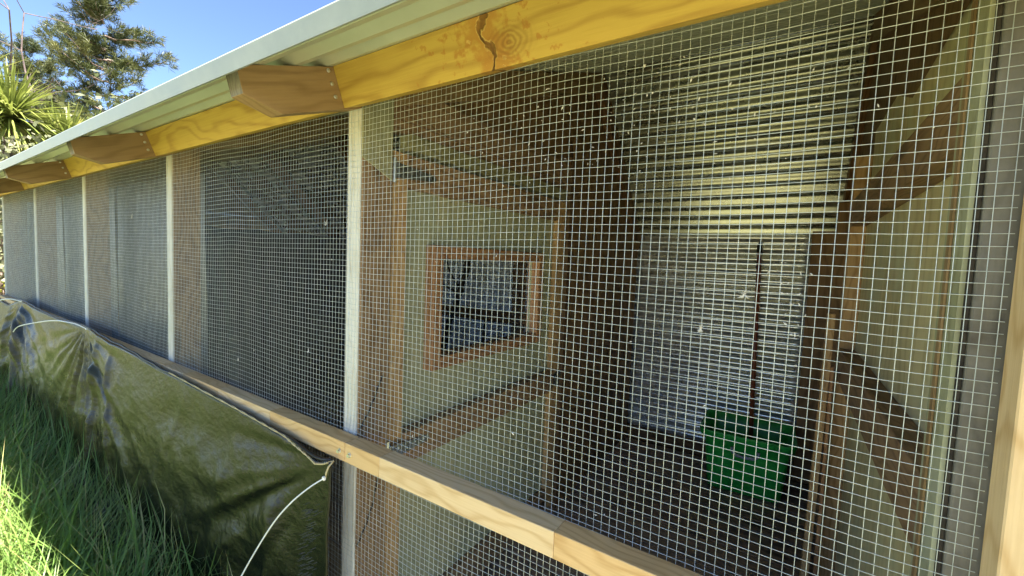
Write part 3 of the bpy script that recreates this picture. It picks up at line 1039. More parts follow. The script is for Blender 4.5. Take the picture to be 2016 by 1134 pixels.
# perches seen through the door window
def branch(name, pts, r0, r1, label, twigs=()):
    e = empty(name, pts[-1])
    pp = []
    for i in range(len(pts) - 1):
        a, b_ = Vector(pts[i]), Vector(pts[i + 1])
        for k in range(6):
            t = k / 6
            w = Vector((mnoise.noise(Vector((i, t * 3, 1))), mnoise.noise(Vector((i, t * 3, 5))), mnoise.noise(Vector((i, t * 3, 9))))) * 0.016
            pp.append(a.lerp(b_, t) + w)
    pp.append(Vector(pts[-1]))
    rad = [r0 + (r1 - r0) * i / (len(pp) - 1) + 0.002 * math.sin(i * 1.7) for i in range(len(pp))]
    vs, fs = tube_data(pp, rad, 9)
    o = raw('limb', vs, fs, M['perch'], None, smooth=True)
    o.parent = e
    o.matrix_parent_inverse = e.matrix_basis.inverted()
    for tw in twigs:
        vs, fs = tube_data(tw, [0.010, 0.008, 0.005][:len(tw)], 7)
        o = raw('twig', vs, fs, M['perch'], None, smooth=True)
        o.parent = e
        o.matrix_parent_inverse = e.matrix_basis.inverted()
    tag(e, label, 'branch')


branch('perch_branch', [(-1.97, 1.88, 1.62), (-2.02, 1.88, 1.44), (-2.10, 1.88, 1.19), (-2.20, 1.87, 0.90), (-2.28, 1.86, 0.60), (-2.33, 1.86, ZF + 0.005)], 0.020, 0.030,
       'dark leaning perch branch behind the door window',
       [((-2.12, 1.88, 1.16), (-2.25, 1.84, 1.22), (-2.45, 1.80, 1.36)), ((-2.11, 1.88, 1.2), (-2.13, 1.80, 1.30), (-2.14, 1.76, 1.40))])
branch('perch_branch', [(-1.90, 1.95, 1.00), (-1.93, 1.95, 0.8), (-1.96, 1.95, ZF + 0.005)], 0.010, 0.013,
       'thin dark upright stick behind the lower part of the door window')

# ------------------------------------------------------------------ things in the near room
# green tub
def rrect(w, d, r, n=6):
    pts = []
    for cx, cy, a0 in ((w / 2 - r, d / 2 - r, 0), (-w / 2 + r, d / 2 - r, 90), (-w / 2 + r, -d / 2 + r, 180), (w / 2 - r, -d / 2 + r, 270)):
        for k in range(n + 1):
            a = R(a0 + 90 * k / n)
            pts.append((cx + r * math.cos(a), cy + r * math.sin(a)))
    return pts


TUB = empty('storage_tub', (-0.135, 1.965, ZF + 0.002))
TUB.rotation_euler.z = R(2)
TUB.scale = (1.09, 1.04, 1.08)
tag(TUB, 'green rectangular plastic tub standing on the deck against the back wall', 'tub')


def loft(secs):
    vs, fs = [], []
    n = len(rrect(1, 1, .1))
    for (w, d, r, z) in secs:
        vs += [(x, y, z) for x, y in rrect(w, d, r)]
    for i in range(len(secs) - 1):
        for k in range(n):
            fs.append((i * n + k, i * n + (k + 1) % n, (i + 1) * n + (k + 1) % n, (i + 1) * n + k))
    return vs, fs, n


H = 0.292
secs = [(0.290, 0.270, 0.03, 0.0), (0.312, 0.290, 0.04, 0.006), (0.345, 0.322, 0.042, H * 0.62), (0.358, 0.334, 0.044, H - 0.040), (0.392, 0.368, 0.05, H - 0.034), (0.404, 0.380, 0.052, H - 0.004), (0.402, 0.378, 0.052, H), (0.394, 0.370, 0.05, H),
        (0.378, 0.354, 0.048, H - 0.020), (0.352, 0.328, 0.042, H - 0.036), (0.338, 0.315, 0.04, H * 0.6), (0.305, 0.283, 0.036, 0.012), (0.28, 0.26, 0.03, 0.008)]
vs, fs, n = loft(secs)
fs.append(tuple(range(n - 1, -1, -1)))
fs.append(tuple((len(secs) - 1) * n + k for k in range(n)))
raw('tub_shell', vs, fs, M['green'], TUB, smooth=True)
mb = MB()
hp = [(-0.055, -0.187, H - 0.062), (-0.052, -0.194, H - 0.082), (-0.035, -0.197, H - 0.094), (0.0, -0.198, H - 0.097), (0.035, -0.197, H - 0.094), (0.052, -0.194, H - 0.082), (0.055, -0.187, H - 0.062)]
hp = [(x, y + 0.018, z) for x, y, z in hp]
mb.add(*tube_data(hp, 0.0075, 8))
hobj = mb.build('handle', M['lilac'], TUB, smooth=True)

# pole standing behind the tub
PB = Vector((-0.118, 2.10, ZF + 0.002))
PT = Vector((-0.156, 2.155, 1.585))
POLE = empty('broom_handle', PB)
tag(POLE, 'thin red-brown pole with black tip leaning on the back wall', 'pole')
dd = (PT - PB)
vs, fs = tube_data([Vector((0, 0, 0)), dd * 0.5, dd * 0.962], 0.0115, 14)
raw('shaft', vs, fs, M['pole'], POLE, smooth=True)
vs, fs = tube_data([dd * 0.958, dd * 0.985, dd * 0.997, dd], [0.0135, 0.0135, 0.011, 0.006], 14)
raw('cap', vs, fs, M['black'], POLE, smooth=True)

# loose board on end against the right wall
lb = board('loose_board', (0.118, 1.215, ZF + 0.003), (0.1335, 1.262, 1.285), 0.024, 0.040, M['tanstud'], None, upv=(0, 1, 0))
tag(lb, 'loose tan board standing on end beside the right wall stud', 'board')
lb2 = board('loose_board', (0.1475, 1.195, ZF + 0.003), (0.1475, 1.238, 1.10), 0.010, 0.035, M['orange'], None, upv=(0, 1, 0))
tag(lb2, 'narrow orange batten standing on end beside the tan board', 'board')

for nm, pts, lab in (('cable', [(-0.8335, 0.069, 1.128), (-0.8335, 0.051, 1.087), (-0.8335, 0.034, 1.054), (-0.8335, 0.011, 1.019), (-0.8335, 0.003, 1.008)], 'thin black cable on the side of the pale post just above the rail'),
                     ('cable', [(-0.8335, 0.075, 0.911), (-0.8335, 0.06, 0.864), (-0.8335, 0.05, 0.815), (-0.8335, 0.031, 0.765), (-0.8335, 0.011, 0.734), (-0.8335, 0.003, 0.722)], 'thin black cable on the side of the post below the rail')):
    fine_ = []
    for (a_, c_) in zip(pts, pts[1:]):
        for k in range(5): fine_.append(Vector(a_).lerp(Vector(c_), k / 5) + Vector((0, 0.0016 * math.sin(len(fine_) * 1.3), 0)))
    fine_.append(Vector(pts[-1]))
    vs, fs = tube_data(fine_, 0.0016, 6)
    tag(raw(nm, vs, fs, M['black'], None, smooth=True), lab, 'cable')

# ------------------------------------------------------------------ tarpaulin
def tarp_top(x):
    pts = [(-5.25, 0.98), (-4.62, 0.965), (-4.12, 1.040), (-3.4, 1.022), (-2.72, 1.036), (-2.3, 1.016), (-1.75, 0.990), (-1.30, 0.974), (-1.02, 0.961), (-0.89, 0.942), (-0.848, 0.956), (-0.80, 0.95)]
    for (a, za), (b_, zb) in zip(pts, pts[1:]):
        if a <= x <= b_:
            t = (x - a) / (b_ - a)
            t = t * t * (3 - 2 * t)
            return za + (zb - za) * t
    return pts[-1][1]


TIES = [(-0.845, 0.952), (-2.72, 1.032), (-4.12, 1.036)]
X0, X1 = -5.25, -0.836
NU, NV = 420, 90
vs, fs = [], []
for j in range(NV + 1):
    v = j / NV
    for i in range(NU + 1):
        s = i / NU
        x = X0 + (X1 - X0) * s
        zt = tarp_top(x)
        zb = 0.30 + 0.05 * mnoise.noise(Vector((x * 1.1, 8.0, 0)))
        z = zt + (zb - zt) * v
        drop = zt - z
        y = -0.062 - 0.055 * (v ** 1.1)
        # flap kicked out at the foot
        foot = max(0.0, (v - 0.80) / 0.20)
        flapw = 0.5 + 0.5 * mnoise.noise(Vector((x * 1.4, 2.2, 0.3)))
        y -= 0.07 * foot ** 1.2 * (0.55 + 0.9 * flapw)
        z += 0.05 * foot * flapw
        # folds radiating from the tie points
        for (tx, tz) in TIES:
            dx, dz = x - tx, z - tz
            rr_ = math.hypot(dx, dz) + 1e-4
            ang = math.atan2(dx, -dz)
            wgt = math.exp(-((rr_ - 0.30) / 0.42) ** 2) * min(1, rr_ / 0.10)
            q = mnoise.noise(Vector((ang * 6.5 + tx * 7, rr_ * 0.7, 3.3)))
            y -= 0.013 * wgt * (0.85 - 2.1 * abs(q))
        # a strong hanging pleat left of the second tie and one at the third
        for (fx, fw_, fa, lean) in ((-2.52, 0.024, 0.034, 0.03), (-2.36, 0.018, 0.018, 0.20), (-4.02, 0.05, 0.055, 0.04), (-4.40, 0.05, 0.05, -0.10), (-1.25, 0.03, 0.010, -0.30), (-1.02, 0.018, 0.010, -0.12), (-1.6, 0.03, 0.010, -0.5)):
            xc = fx + lean * drop
            y -= fa * math.exp(-((x - xc) / fw_) ** 2) * min(1.0, drop / 0.18 + 0.12) * (0.7 + 0.3 * mnoise.noise(Vector((x * 3, z * 4, 0))))
        # general drapery: diagonal drag lines + crumple
        q = mnoise.noise(Vector(((x + 0.9 * z) * 2.6, (z - 0.35 * x) * 5.2, 7.0)))
        y -= 0.009 * (1 - 2.0 * abs(q)) * min(1, v * 4)
        q = mnoise.noise(Vector(((x + 0.9 * z) * 6.5, (z - 0.35 * x) * 13.0, 2.0)))
        y -= 0.0014 * max(0.0, 1 - 4.5 * abs(q)) * min(1, v * 5)
        q = mnoise.noise(Vector(((x - 0.6 * z) * 9.0, (z + 0.4 * x) * 8.0, 6.0)))
        y -= 0.0010 * max(0.0, 1 - 5 * abs(q)) * min(1, v * 5)
        q = mnoise.noise(Vector(((x) * 9, z * 11, 1.0)))
        y -= 0.006 * q * min(1, v * 5)
        q = mnoise.noise(Vector(((x) * 24, z * 30, 4.0)))
        y -= 0.0018 * q * min(1, v * 5)
        # gathered right edge curls back under itself
        er = max(0.0, (x + 0.925) / 0.09)
        y += 0.007 * er * math.sin(z * 47 + 2 * math.sin(z * 13)) * min(1, v * 4)
        xo = x + 0.006 * er * mnoise.noise(Vector((z * 12, 3, 1))) * min(1, v * 3)
        z2 = max(z, 0.07)
        wr_ = min(1.0, max(0.0, (x + 1.10) / 0.24))
        wr_ = wr_ * wr_ * (3 - 2 * wr_)
        y = y * (1 - 0.85 * wr_) + (-0.068 - 0.010 * v) * 0.85 * wr_
        y = min(y, -0.054)
        vs.append((xo, y, z2))
for j in range(NV):
    for i in range(NU):
        a = j * (NU + 1) + i
        fs.append((a, a + NU + 1, a + NU + 2, a + 1))
TARP = empty('tarpaulin', (-3.0, -0.15, GZ))
tag(TARP, 'olive and black glossy tarpaulin tied along the front rail', 'tarpaulin')
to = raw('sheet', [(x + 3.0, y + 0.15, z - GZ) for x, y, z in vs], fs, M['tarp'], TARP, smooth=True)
mm = to.modifiers.new('thickness', 'SOLIDIFY')
mm.thickness = 0.0012
mm.offset = -1
# rolled hem with pale cord along the top edge
hem = []
for i in range(0, 161):
    x = X0 + (X1 - 0.012 - X0) * i / 160
    hem.append((x + 3.0, -0.060 + 0.15 + 0.002 * math.sin(i), tarp_top(x) + 0.002 - GZ))
a, f_ = tube_data(hem, 0.0042, 7)
raw('hem', a, f_, M['black'], TARP, smooth=True)
# frayed right edge: short loose threads
mb = MB()
for i in range(170):
    z = random.uniform(0.45, 0.86)
    y = -0.075 - 0.055 * ((0.95 - z) / 0.65) ** 1.1 + random.uniform(-0.008, 0.008)
    L0 = random.uniform(0.008, 0.028)
    x = -0.845 - random.uniform(0.0, 0.045)
    mb.add(*tube_data([(x + 3, y + 0.15 - 0.006, z - GZ), (x - L0 * 0.5 + 3, y + 0.15 - 0.012, z - GZ - L0 * 0.3), (x - L0 + 3, y + 0.15 - 0.011, z - GZ - L0 * 0.5)], [0.0006, 0.0005, 0.0003], 3, False))
fr_o = mb.build('frayed_threads', M['black'], TARP)
fr_o['kind'] = 'stuff'

# twine and cable ties
tw_pts = [(-1.75, -0.066, 0.998), (-1.30, -0.067, 0.982), (-1.03, -0.068, 0.968), (-0.905, -0.076, 0.950), (-0.880, -0.079, 0.946), (-0.858, -0.074, 0.950), (-0.838, -0.060, 0.958)]
fine = []
for (a, b_) in zip(tw_pts, tw_pts[1:]):
    for k in range(14): fine.append(Vector(a).lerp(Vector(b_), k / 14))
fine.append(Vector(tw_pts[-1]))
mb = MB()
for ph in (0, math.pi):
    pl = []
    for i, p in enumerate(fine):
        pl.append(p + Vector((0, 0.0013 * math.cos(i * 1.15 + ph), 0.0013 * math.sin(i * 1.15 + ph))))
    mb.add(*tube_data(pl, 0.0013, 5))
kn = [(-0.838, -0.060, 0.958), (-0.837, -0.074, 0.949), (-0.839, -0.078, 0.936), (-0.842, -0.078, 0.924)]
mb.add(*tube_data(kn, 0.0021, 6))
o = mb.build('twine', M['twine'], None, smooth=True)
tag(o, 'pale twisted twine along the top edge of the tarpaulin', 'twine')


def strap_obj(name, pts, w, label):
    pts = [Vector(p) for p in pts]
    # catmull-rom
    out = []
    for i in range(len(pts) - 1):
        p0, p1, p2, p3 = pts[max(i - 1, 0)], pts[i], pts[i + 1], pts[min(i + 2, len(pts) - 1)]
        for k in range(8):
            t = k / 8
            out.append(0.5 * ((2 * p1) + (-p0 + p2) * t + (2 * p0 - 5 * p1 + 4 * p2 - p3) * t * t + (-p0 + 3 * p1 - 3 * p2 + p3) * t ** 3))
    out.append(pts[-1])
    e = empty(name, pts[0])
    vs, fs = tube_data([p - pts[0] for p in out], w, 4)
    o = raw('strap', vs, fs, M['tie'], e, smooth=False)
    h = box_mesh(0.008, 0.006, 0.008, 0.001)
    h.materials.append(M['tie'])
    ho = bpy.data.objects.new('ratchet_head', h)
    COL.objects.link(ho)
    ho.parent = e
    tag(e, label, 'cable tie')


strap_obj('cable_tie', [(-0.841, -0.082, 0.925), (-0.863, -0.105, 0.905), (-0.895, -0.130, 0.868), (-0.935, -0.150, 0.81), (-1.00, -0.170, 0.70), (-1.05, -0.185, 0.60), (-1.08, -0.195, 0.50)], 0.0016,
          'white cable tie tail hanging in front of the tarpaulin corner near the post')
strap_obj('cable_tie', [(-2.66, -0.075, 1.038), (-2.74, -0.10, 1.056), (-2.95, -0.125, 1.048), (-3.25, -0.14, 1.005), (-3.60, -0.15, 0.945), (-3.72, -0.155, 0.90)], 0.0026,
          'long white cable tie tail curving left from the rail over the tarpaulin')
strap_obj('cable_tie', [(-4.05, -0.075, 1.042), (-4.16, -0.11, 1.05), (-4.35, -0.14, 1.02), (-4.62, -0.15, 0.94), (-4.8, -0.15, 0.88)], 0.0032,
          'short white cable tie at the far end of the tarpaulin')

# ------------------------------------------------------------------ feathers caught on the mesh
def feather(x, z, size, label):
    mb = MB()
    for k in range(17):
        a = random.uniform(0, 2 * math.pi)
        l_ = size * random.uniform(0.4, 1.0)
        e = Vector((math.cos(a) * l_, random.uniform(-0.3, 0.05) * l_, math.sin(a) * l_))
        sidev = Vector((-math.sin(a), 0, math.cos(a))) * size * 0.07
        mid = e * 0.5 + Vector((0, -0.1 * l_, 0)) + sidev
        mb.add(*tube_data([Vector((0, 0, 0)), mid, e], [0.00045, 0.0004, 0.0002], 3, False))
    mb.add(*tube_data([Vector((-size * .3, 0, -size * .5)), Vector((0, 0, 0)), Vector((size * .2, 0, size * .8))], [0.0009, 0.0009, 0.0004], 4))
    o = mb.build('feather', M['feather'])
    o.location = (x, -0.006, z)
    tag(o, label, 'feather', 'feathers caught on the wire mesh')


feather(-0.049, 1.396, 0.0085, 'white down feather on the mesh beside the red-brown pole')
feather(-0.098, 1.345, 0.0080, 'white down feather on the mesh left of the pole, over the corrugated wall')
feather(-0.960, 1.500, 0.0105, 'white feather on the mesh just left of the pale post, high up')
feather(-1.030, 1.174, 0.0080, 'small white feather on the mesh left of the pale post, below window height')
feather(-1.400, 1.090, 0.0090, 'small white feather low on the mesh of the dark bay')
feather(-2.300, 1.545, 0.0140, 'white feather on the mesh in front of the dusty plastic sheet')

# bits of fluff and seed husk caught where wires cross
mb = MB()
rd_ = random.Random(5)
for k in range(150):
    if k < 95:
        x, z = rd_.gauss(-0.22, 0.13), rd_.uniform(1.56, 1.72)
    elif k < 120:
        x, z = rd_.gauss(0.005, 0.012), 1.30 + 0.0127 * rd_.randint(0, 12)
    else:
        x, z = rd_.uniform(-1.8, 0.15), rd_.uniform(1.02, 1.7)
    if not (-1.85 < x < 0.15): continue
    r_ = rd_.uniform(0.0006, 0.0015)
    c_ = Vector((x, -0.0055, z))
    ax = Vector((rd_.gauss(0, 1), rd_.gauss(0, 0.4), rd_.gauss(0, 1))).normalized() * r_ * rd_.uniform(1.2, 3.0)
    b1 = ax.orthogonal().normalized() * r_
    b2 = ax.cross(b1).normalized() * r_ * 0.7
    mb.add([c_ + ax, c_ - ax, c_ + b1, c_ - b1, c_ + b2, c_ - b2], [(0, 2, 4), (0, 4, 3), (0, 3, 5), (0, 5, 2), (1, 4, 2), (1, 3, 4), (1, 5, 3), (1, 2, 5)])
o = mb.build('seed_fluff', M['feather'])
tag(o, 'tiny pale bits of fluff and husk caught on the wire mesh', 'fluff', kind='stuff')

# ------------------------------------------------------------------ grass
def blades(n, xr, yr, hr, wid, lean, seed, name, mat, label, dens=None, droop=0.5, nseg=5):
    rg = np.random.default_rng(seed)
    x = rg.uniform(xr[0], xr[1], n)
    y = rg.uniform(yr[0], yr[1], n)
    # tussocks
    nc = max(6, n // 60)
    cx = rg.uniform(xr[0], xr[1], nc)
    cy = rg.uniform(yr[0], yr[1], nc)
    idx = rg.integers(0, nc, n)
    m_ = rg.random(n) < 0.65
    x = np.where(m_, cx[idx] + rg.normal(0, 0.05, n), x)
    y = np.where(m_, cy[idx] + rg.normal(0, 0.05, n), y)
    # keep blades out of the tarp line
    keep = y < yr[1]
    x, y = x[keep], y[keep]
    n = len(x)
    hc = rg.uniform(0.75, 1.2, nc)
    h = rg.uniform(hr[0], hr[1], n) * hc[idx[keep]]
    az = rg.uniform(0, 2 * np.pi, n)
    ln = rg.gamma(2.0, lean / 2, n)
    w = wid * rg.choice([0.45, 0.7, 1.0, 1.3, 1.9], n, p=[.2, .25, .3, .18, .07]) * rg.uniform(0.85, 1.15, n)
    dr = droop * rg.uniform(0.2, 1.4, n)
    ts = np.linspace(0, 1, nseg + 1)
    V = np.zeros((n, (nseg) * 2 + 1, 3))
    dirx, diry = np.cos(az), np.sin(az)
    tw = rg.uniform(-0.8, 0.8, n)
    for k, t in enumerate(ts):
        hor = h * (ln * t + dr * t ** 2.6)
        zz = h * (t - 0.34 * dr * t ** 2.6 - 0.12 * ln * t)
        px = x + dirx * hor
        py = np.minimum(y + diry * hor, -0.12 - 0.03 * rg.random(n) + 0.0 * y)
        a2 = az + np.pi / 2 + tw * t
        ww = w * (1 - t) ** 0.6 * (0.75 + 0.5 * min(1, t * 4))
        if k < nseg:
            V[:, 2 * k, 0] = px - np.cos(a2) * ww
            V[:, 2 * k, 1] = py - np.sin(a2) * ww
            V[:, 2 * k, 2] = GZ - 0.01 + zz
            V[:, 2 * k + 1, 0] = px + np.cos(a2) * ww
            V[:, 2 * k + 1, 1] = py + np.sin(a2) * ww
            V[:, 2 * k + 1, 2] = GZ - 0.01 + zz
        else:
            V[:, 2 * k, 0] = px
            V[:, 2 * k, 1] = py
            V[:, 2 * k, 2] = GZ - 0.01 + zz
    nvp = 2 * nseg + 1
    quads = np.array([[2 * k, 2 * k + 1, 2 * k + 3, 2 * k + 2] for k in range(nseg - 1)])
    tri = np.array([[2 * nseg - 2, 2 * nseg - 1, 2 * nseg]])
    base = (np.arange(n) * nvp)[:, None, None]
    Q = (quads[None] + base).reshape(-1)
    T = (tri[None] + base).reshape(-1)
    me = bpy.data.meshes.new(name)
    me.vertices.add(n * nvp)
    me.vertices.foreach_set('co', V.reshape(-1).astype(np.float32))
    nq, ntr = n * (nseg - 1), n
    me.loops.add(len(Q) + len(T))
    me.loops.foreach_set('vertex_index', np.concatenate([Q, T]).astype(np.int32))
    me.polygons.add(nq + ntr)
    me.polygons.foreach_set('loop_start', np.concatenate([np.arange(nq) * 4, nq * 4 + np.arange(ntr) * 3]).astype(np.int32))
    me.polygons.foreach_set('use_smooth', np.ones(nq + ntr, dtype=bool))
    me.update()
    me.validate()
    o = bpy.data.objects.new(name, me)
    COL.objects.link(o)
    me.materials.append(mat)
    tag(o, label, 'grass', kind='stuff')
    return o


blades(19000, (-5.6, -0.95), (-1.0, -0.16), (0.34, 0.58), 0.0030, 0.32, 11, 'long_grass', M['grass'], 'long green grass growing along the foot of the tarpaulin')
blades(17000, (-12.0, 3.0), (-5.0, -0.85), (0.26, 0.46), 0.0042, 0.4, 12, 'meadow_grass', M['meadowgrass'], 'open green meadow grass in front of the aviary', nseg=4)
blades(5000, (-14.0, -5.4), (-1.0, 4.0), (0.22, 0.46), 0.0050, 0.4, 15, 'end_grass', M['grass'], 'long grass beyond the far end of the aviary', nseg=4)
blades(2200, (-4.6, -1.0), (-0.95, -0.18), (0.34, 0.60), 0.0020, 0.55, 13, 'dry_grass_stalks', M['drygrass'], 'thin straw-coloured stalks among the long grass')


# ------------------------------------------------------------------ trees beyond the roof
def cards(centers, dirs, lens, wids, rg):
    """one slim two-triangle leaf per centre: a bent diamond"""
    n = len(centers)
    d = dirs / np.linalg.norm(dirs, axis=1, keepdims=True)
    rnd = rg.normal(size=(n, 3))
    side = np.cross(d, rnd)
    side /= np.linalg.norm(side, axis=1, keepdims=True) + 1e-9
    a = centers
    b_ = centers + d * (lens * 0.45)[:, None] + side * (wids * 0.5)[:, None]
    c_ = centers + d * (lens * 0.45)[:, None] - side * (wids * 0.5)[:, None]
    e = centers + d * lens[:, None]
    e[:, 2] -= 0.08 * lens
    V = np.stack([a, b_, c_, e], 1).reshape(-1, 3)
    base = np.arange(n) * 4
    F = np.concatenate([np.stack([base, base + 1, base + 2], 1), np.stack([base + 1, base + 3, base + 2], 1)])
    return V, F


def np_mesh(name, V, F, mat, parent):
    me = bpy.data.meshes.new(name)
    me.vertices.add(len(V))
    me.vertices.foreach_set('co', V.reshape(-1).astype(np.float32))
    me.loops.add(F.size)
    me.loops.foreach_set('vertex_index', F.reshape(-1).astype(np.int32))
    me.polygons.add(len(F))
    me.polygons.foreach_set('loop_start', (np.arange(len(F)) * F.shape[1]).astype(np.int32))
    me.update()
    me.validate()
    o = bpy.data.objects.new(name, me)
    COL.objects.link(o)
    me.materials.append(mat)
    o.parent = parent
    return o


def pine(loc, height, zlow, spread, seed, label, tr=0.16, lean=(0.0, 0.0), dens=1.0):
    rg = np.random.default_rng(seed)
    rd = random.Random(seed)
    e = empty('pine_tree', loc)
    tag(e, label, 'tree')
    tp = [(lean[0] * (z / height) ** 1.3 + 0.05 * math.sin(z * 0.9), lean[1] * (z / height) ** 1.3 + 0.05 * math.cos(z * 1.1), z) for z in np.linspace(-0.1, height, 22)]
    vs, fs = tube_data(tp, [tr * (1 - 0.9 * i / 21) for i in range(22)], 9)
    raw('trunk', vs, fs, M['bark'], e, smooth=True)
    mb = MB()
    C, D, Ls, Ws = [], [], [], []
    z = zlow
    while z < height - 0.2:
        frac = (z - zlow) / (height - zlow)
        i = min(20, int((z + 0.1) / (height + 0.1) * 21))
        bx_, by_ = tp[i][0], tp[i][1]
        for k in range(rd.randint(3, 5)):
            az = rd.uniform(0, 2 * math.pi)
            L_ = spread * (1 - 0.80 * frac) * rd.uniform(0.45, 1.25)
            rise = rd.uniform(0.05, 0.5) + 0.25 * frac
            pts = []
            for t in np.linspace(0, 1, 6):
                pts.append(Vector((bx_ + math.cos(az) * L_ * t, by_ + math.sin(az) * L_ * t, z + rise * L_ * t * t - 0.12 * L_ * t + 0.04 * math.sin(t * 9 + k))))
            mb.add(*tube_data(pts, [0.034 * (1 - 0.8 * t) * (0.5 + L_ / spread * 0.6) for t in np.linspace(0, 1, 6)], 5, False))
            # foliage tufts along the outer part, with side shoots
            nt_ = int(22 * L_ / spread * dens) + 5
            for q in range(nt_):
                t = rd.uniform(0.28, 1.03)
                p = pts[0].lerp(pts[-1], t)
                ii = min(4, int(t * 5))
                p = pts[ii].lerp(pts[ii + 1], min(1, t * 5 - ii))
                p = p + Vector((rd.gauss(0, 0.13), rd.gauss(0, 0.13), rd.gauss(0.05, 0.09))) * (0.5 + t)
                bdir = (pts[-1] - pts[0]).normalized() * 0.6 + Vector((rd.gauss(0, .5), rd.gauss(0, .5), 0.6))
                bdir.normalize()
                m_ = rd.randint(42, 60)
                d0 = np.array(bdir)
                dd_ = d0[None] * 0.9 + rg.normal(0, 0.55, (m_, 3))
                st = np.array(p)[None] + d0[None] * rg.uniform(-0.05, 0.16, (m_, 1)) + rg.normal(0, 0.025, (m_, 3))
                C.append(st)
                D.append(dd_)
                Ls.append(rg.uniform(0.13, 0.26, m_))
                Ws.append(rg.uniform(0.013, 0.022, m_))
        z += rd.uniform(0.30, 0.55)
    mb.build('branches', M['bark'], e, smooth=True)
    V, F = cards(np.concatenate(C), np.concatenate(D), np.concatenate(Ls), np.concatenate(Ws), rg)
    np_mesh('crown', V, F, M['needles'], e)
    return e


pine((-19.3, 4.2, 0.0), 12.5, 4.6, 1.75, 5, 'tall green pine with open crown rising behind the roof edge', lean=(0.1, -0.25))
pine((-23.5, 3.1, 0.0), 8.6, 3.2, 1.9, 21, 'lower dark pine behind the bare branches', tr=0.13, dens=0.9)


def bare_tree(loc, height, seed, label):
    rd = random.Random(seed)
    e = empty('bare_tree', loc)
    tag(e, label, 'tree')
    mt, mbr = MB(), MB()

    def grow(p, d, L_, r, depth):
        pts = [p]
        n = 5
        for k in range(n):
            d = (d + Vector((rd.gauss(0, 0.13), rd.gauss(0, 0.13), rd.gauss(0.03, 0.10)))).normalized()
            p = p + d * (L_ / n)
            pts.append(p)
        (mt if depth == 0 else mbr).add(*tube_data(pts, [r * (1 - 0.45 * i / n) for i in range(n + 1)], 6 if depth < 2 else 4, False))
        if depth >= 4: return
        for k in range(rd.randint(2, 3) if depth else 6):
            i = rd.randint(2, n)
            ax = Vector((rd.gauss(0, 1), rd.gauss(0, 1), rd.gauss(0.1, 0.6))).normalized()
            nd = (d * 0.55 + ax * 0.8).normalized()
            grow(pts[i], nd, L_ * rd.uniform(0.45, 0.7), r * 0.5, depth + 1)
    grow(Vector((0, 0, 0)), Vector((0.02, 0.0, 1)), height * 0.62, 0.042, 0)
    mt.build('trunk', M['deadbark'], e, smooth=True)
    mbr.build('branches', M['deadbark'], e, smooth=True)


bare_tree((-13.6, 1.55, 0.0), 7.2, 34, 'leafless grey-purple tree in front of the pine at upper left')


def cabbage_tree(loc, heads, seed, label):
    rg = np.random.default_rng(seed)
    e = empty('cabbage_tree', loc)
    tag(e, label, 'tree')
    mb = MB()
    for (hx, hy, hz, hr, nl) in heads:
        mb.add(*tube_data([(0, 0, -0.1), (hx * 0.25, hy * 0.25, hz * 0.45), (hx * 0.8, hy * 0.8, hz * 0.8), (hx, hy, hz)], [0.12, 0.09, 0.07, 0.05], 8, False))
    mb.build('trunk', M['deadbark'], e, smooth=True)
    Vs, Fs = [], []
    o_ = 0
    for (hx, hy, hz, hr, nl) in heads:
        for k in range(nl):
            az = rg.uniform(0, 2 * np.pi)
            el = rg.uniform(-0.7, 1.45)
            L_ = hr * rg.uniform(0.75, 1.15)
            d = np.array([math.cos(az) * math.cos(el), math.sin(az) * math.cos(el), math.sin(el)])
            sv = np.cross(d, [0, 0, 1.0])
            sv /= np.linalg.norm(sv) + 1e-9
            base = np.array([hx, hy, hz]) + d * 0.05
            w = rg.uniform(0.012, 0.022)
            dp = rg.uniform(0.05, 0.55)
            for t in (0, 0.33, 0.66, 1.0):
                p = base + d * L_ * t + np.array([0, 0, -dp * L_ * t * t])
                ww = w * (1 - t) ** 0.5 if t < 1 else 0.002
                Vs.append(p - sv * ww)
                Vs.append(p + sv * ww)
            for k2 in range(3):
                a = o_ + 2 * k2
                Fs.append((a, a + 1, a + 3, a + 2))
            o_ += 8
    np_mesh('crown', np.array(Vs), np.array(Fs), M['strap'], e)


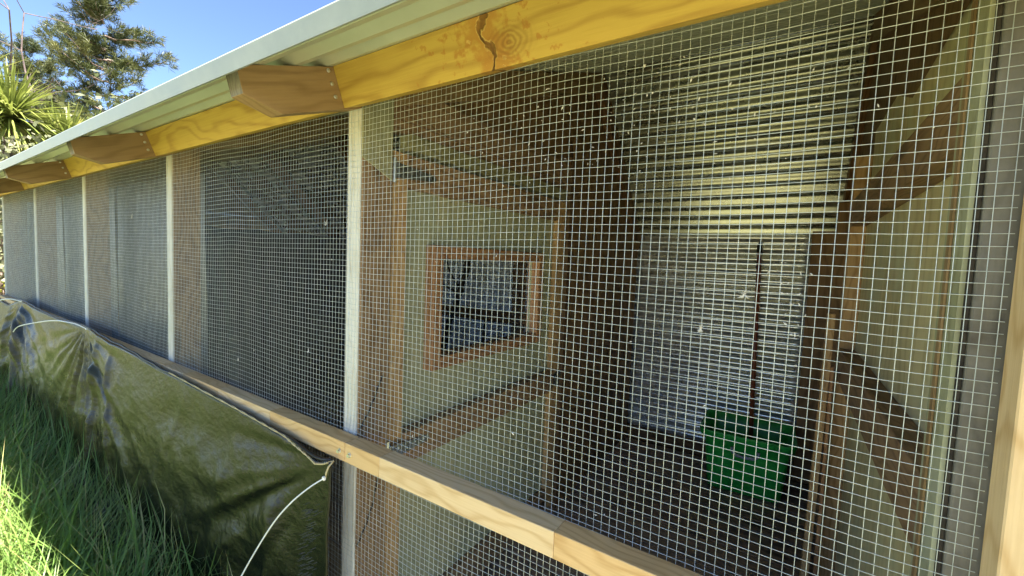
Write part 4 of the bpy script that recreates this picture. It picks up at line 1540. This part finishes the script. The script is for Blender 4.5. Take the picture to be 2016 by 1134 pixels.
cabbage_tree((-8.85, 0.45, 0), [(0.0, 0.1, 3.05, 0.80, 420), (-0.2, -0.30, 3.35, 0.8, 300), (0.1, 0.62, 2.80, 0.62, 260)], 3, 'strap-leaved cabbage tree with big shaggy heads at the left edge')
cabbage_tree((-9.3, 1.05, 0), [(0.0, 0.0, 2.85, 0.62, 240), (0.15, 0.35, 2.95, 0.5, 180)], 9, 'smaller strap-leaved cabbage tree just above the roof edge')


def shrub(loc, rx, ry, z0, z1, n, seed, mat, label, ls=(0.03, 0.07)):
    rg = np.random.default_rng(seed)
    e = empty('shrub', loc)
    tag(e, label, 'shrub')
    mb = MB()
    cl = []
    for k in range(16):
        a = rg.uniform(0, 2 * np.pi)
        rr_ = rg.uniform(0.1, 1.0) ** 0.5
        top = np.array([math.cos(a) * rx * rr_, math.sin(a) * ry * rr_, z0 + (z1 - z0) * rg.uniform(0.25, 1.0) * (1 - 0.3 * rr_)])
        cl.append(top)
        mb.add(*tube_data([(0, 0, -0.05), tuple(top * np.array([0.5, 0.5, 0.55])), tuple(top)], [0.03, 0.015, 0.006], 5, False))
    mb.build('stems', M['bark'], e, smooth=True)
    cl = np.array(cl)
    ix = rg.integers(0, 16, n)
    c = cl[ix] + rg.normal(0, 1, (n, 3)) * np.array([rx * 0.28, ry * 0.28, (z1 - z0) * 0.16])
    V, F = cards(c, rg.normal(0, 1, (n, 3)) + np.array([0, 0, 0.4]), rg.uniform(ls[0], ls[1], n), rg.uniform(ls[0], ls[1], n) * 0.6, rg)
    np_mesh('foliage', V, F, mat, e)


shrub((-7.6, 0.35, 0), 0.8, 0.7, 0.9, 2.45, 6500, 4, M['shrub'], 'pale-leaved shrub under the cabbage tree at the left edge', (0.04, 0.09))
shrub((-11.5, 1.6, 0), 1.4, 1.2, 1.2, 3.9, 9000, 6, M['needles'], 'dark bushy shrub behind the cabbage trees', (0.06, 0.14))
shrub((-7.3, -0.35, 0), 0.5, 0.45, 0.15, 1.35, 4200, 14, M['yellowleaf'], 'sunlit yellow-green bush past the far end of the aviary', (0.03, 0.07))
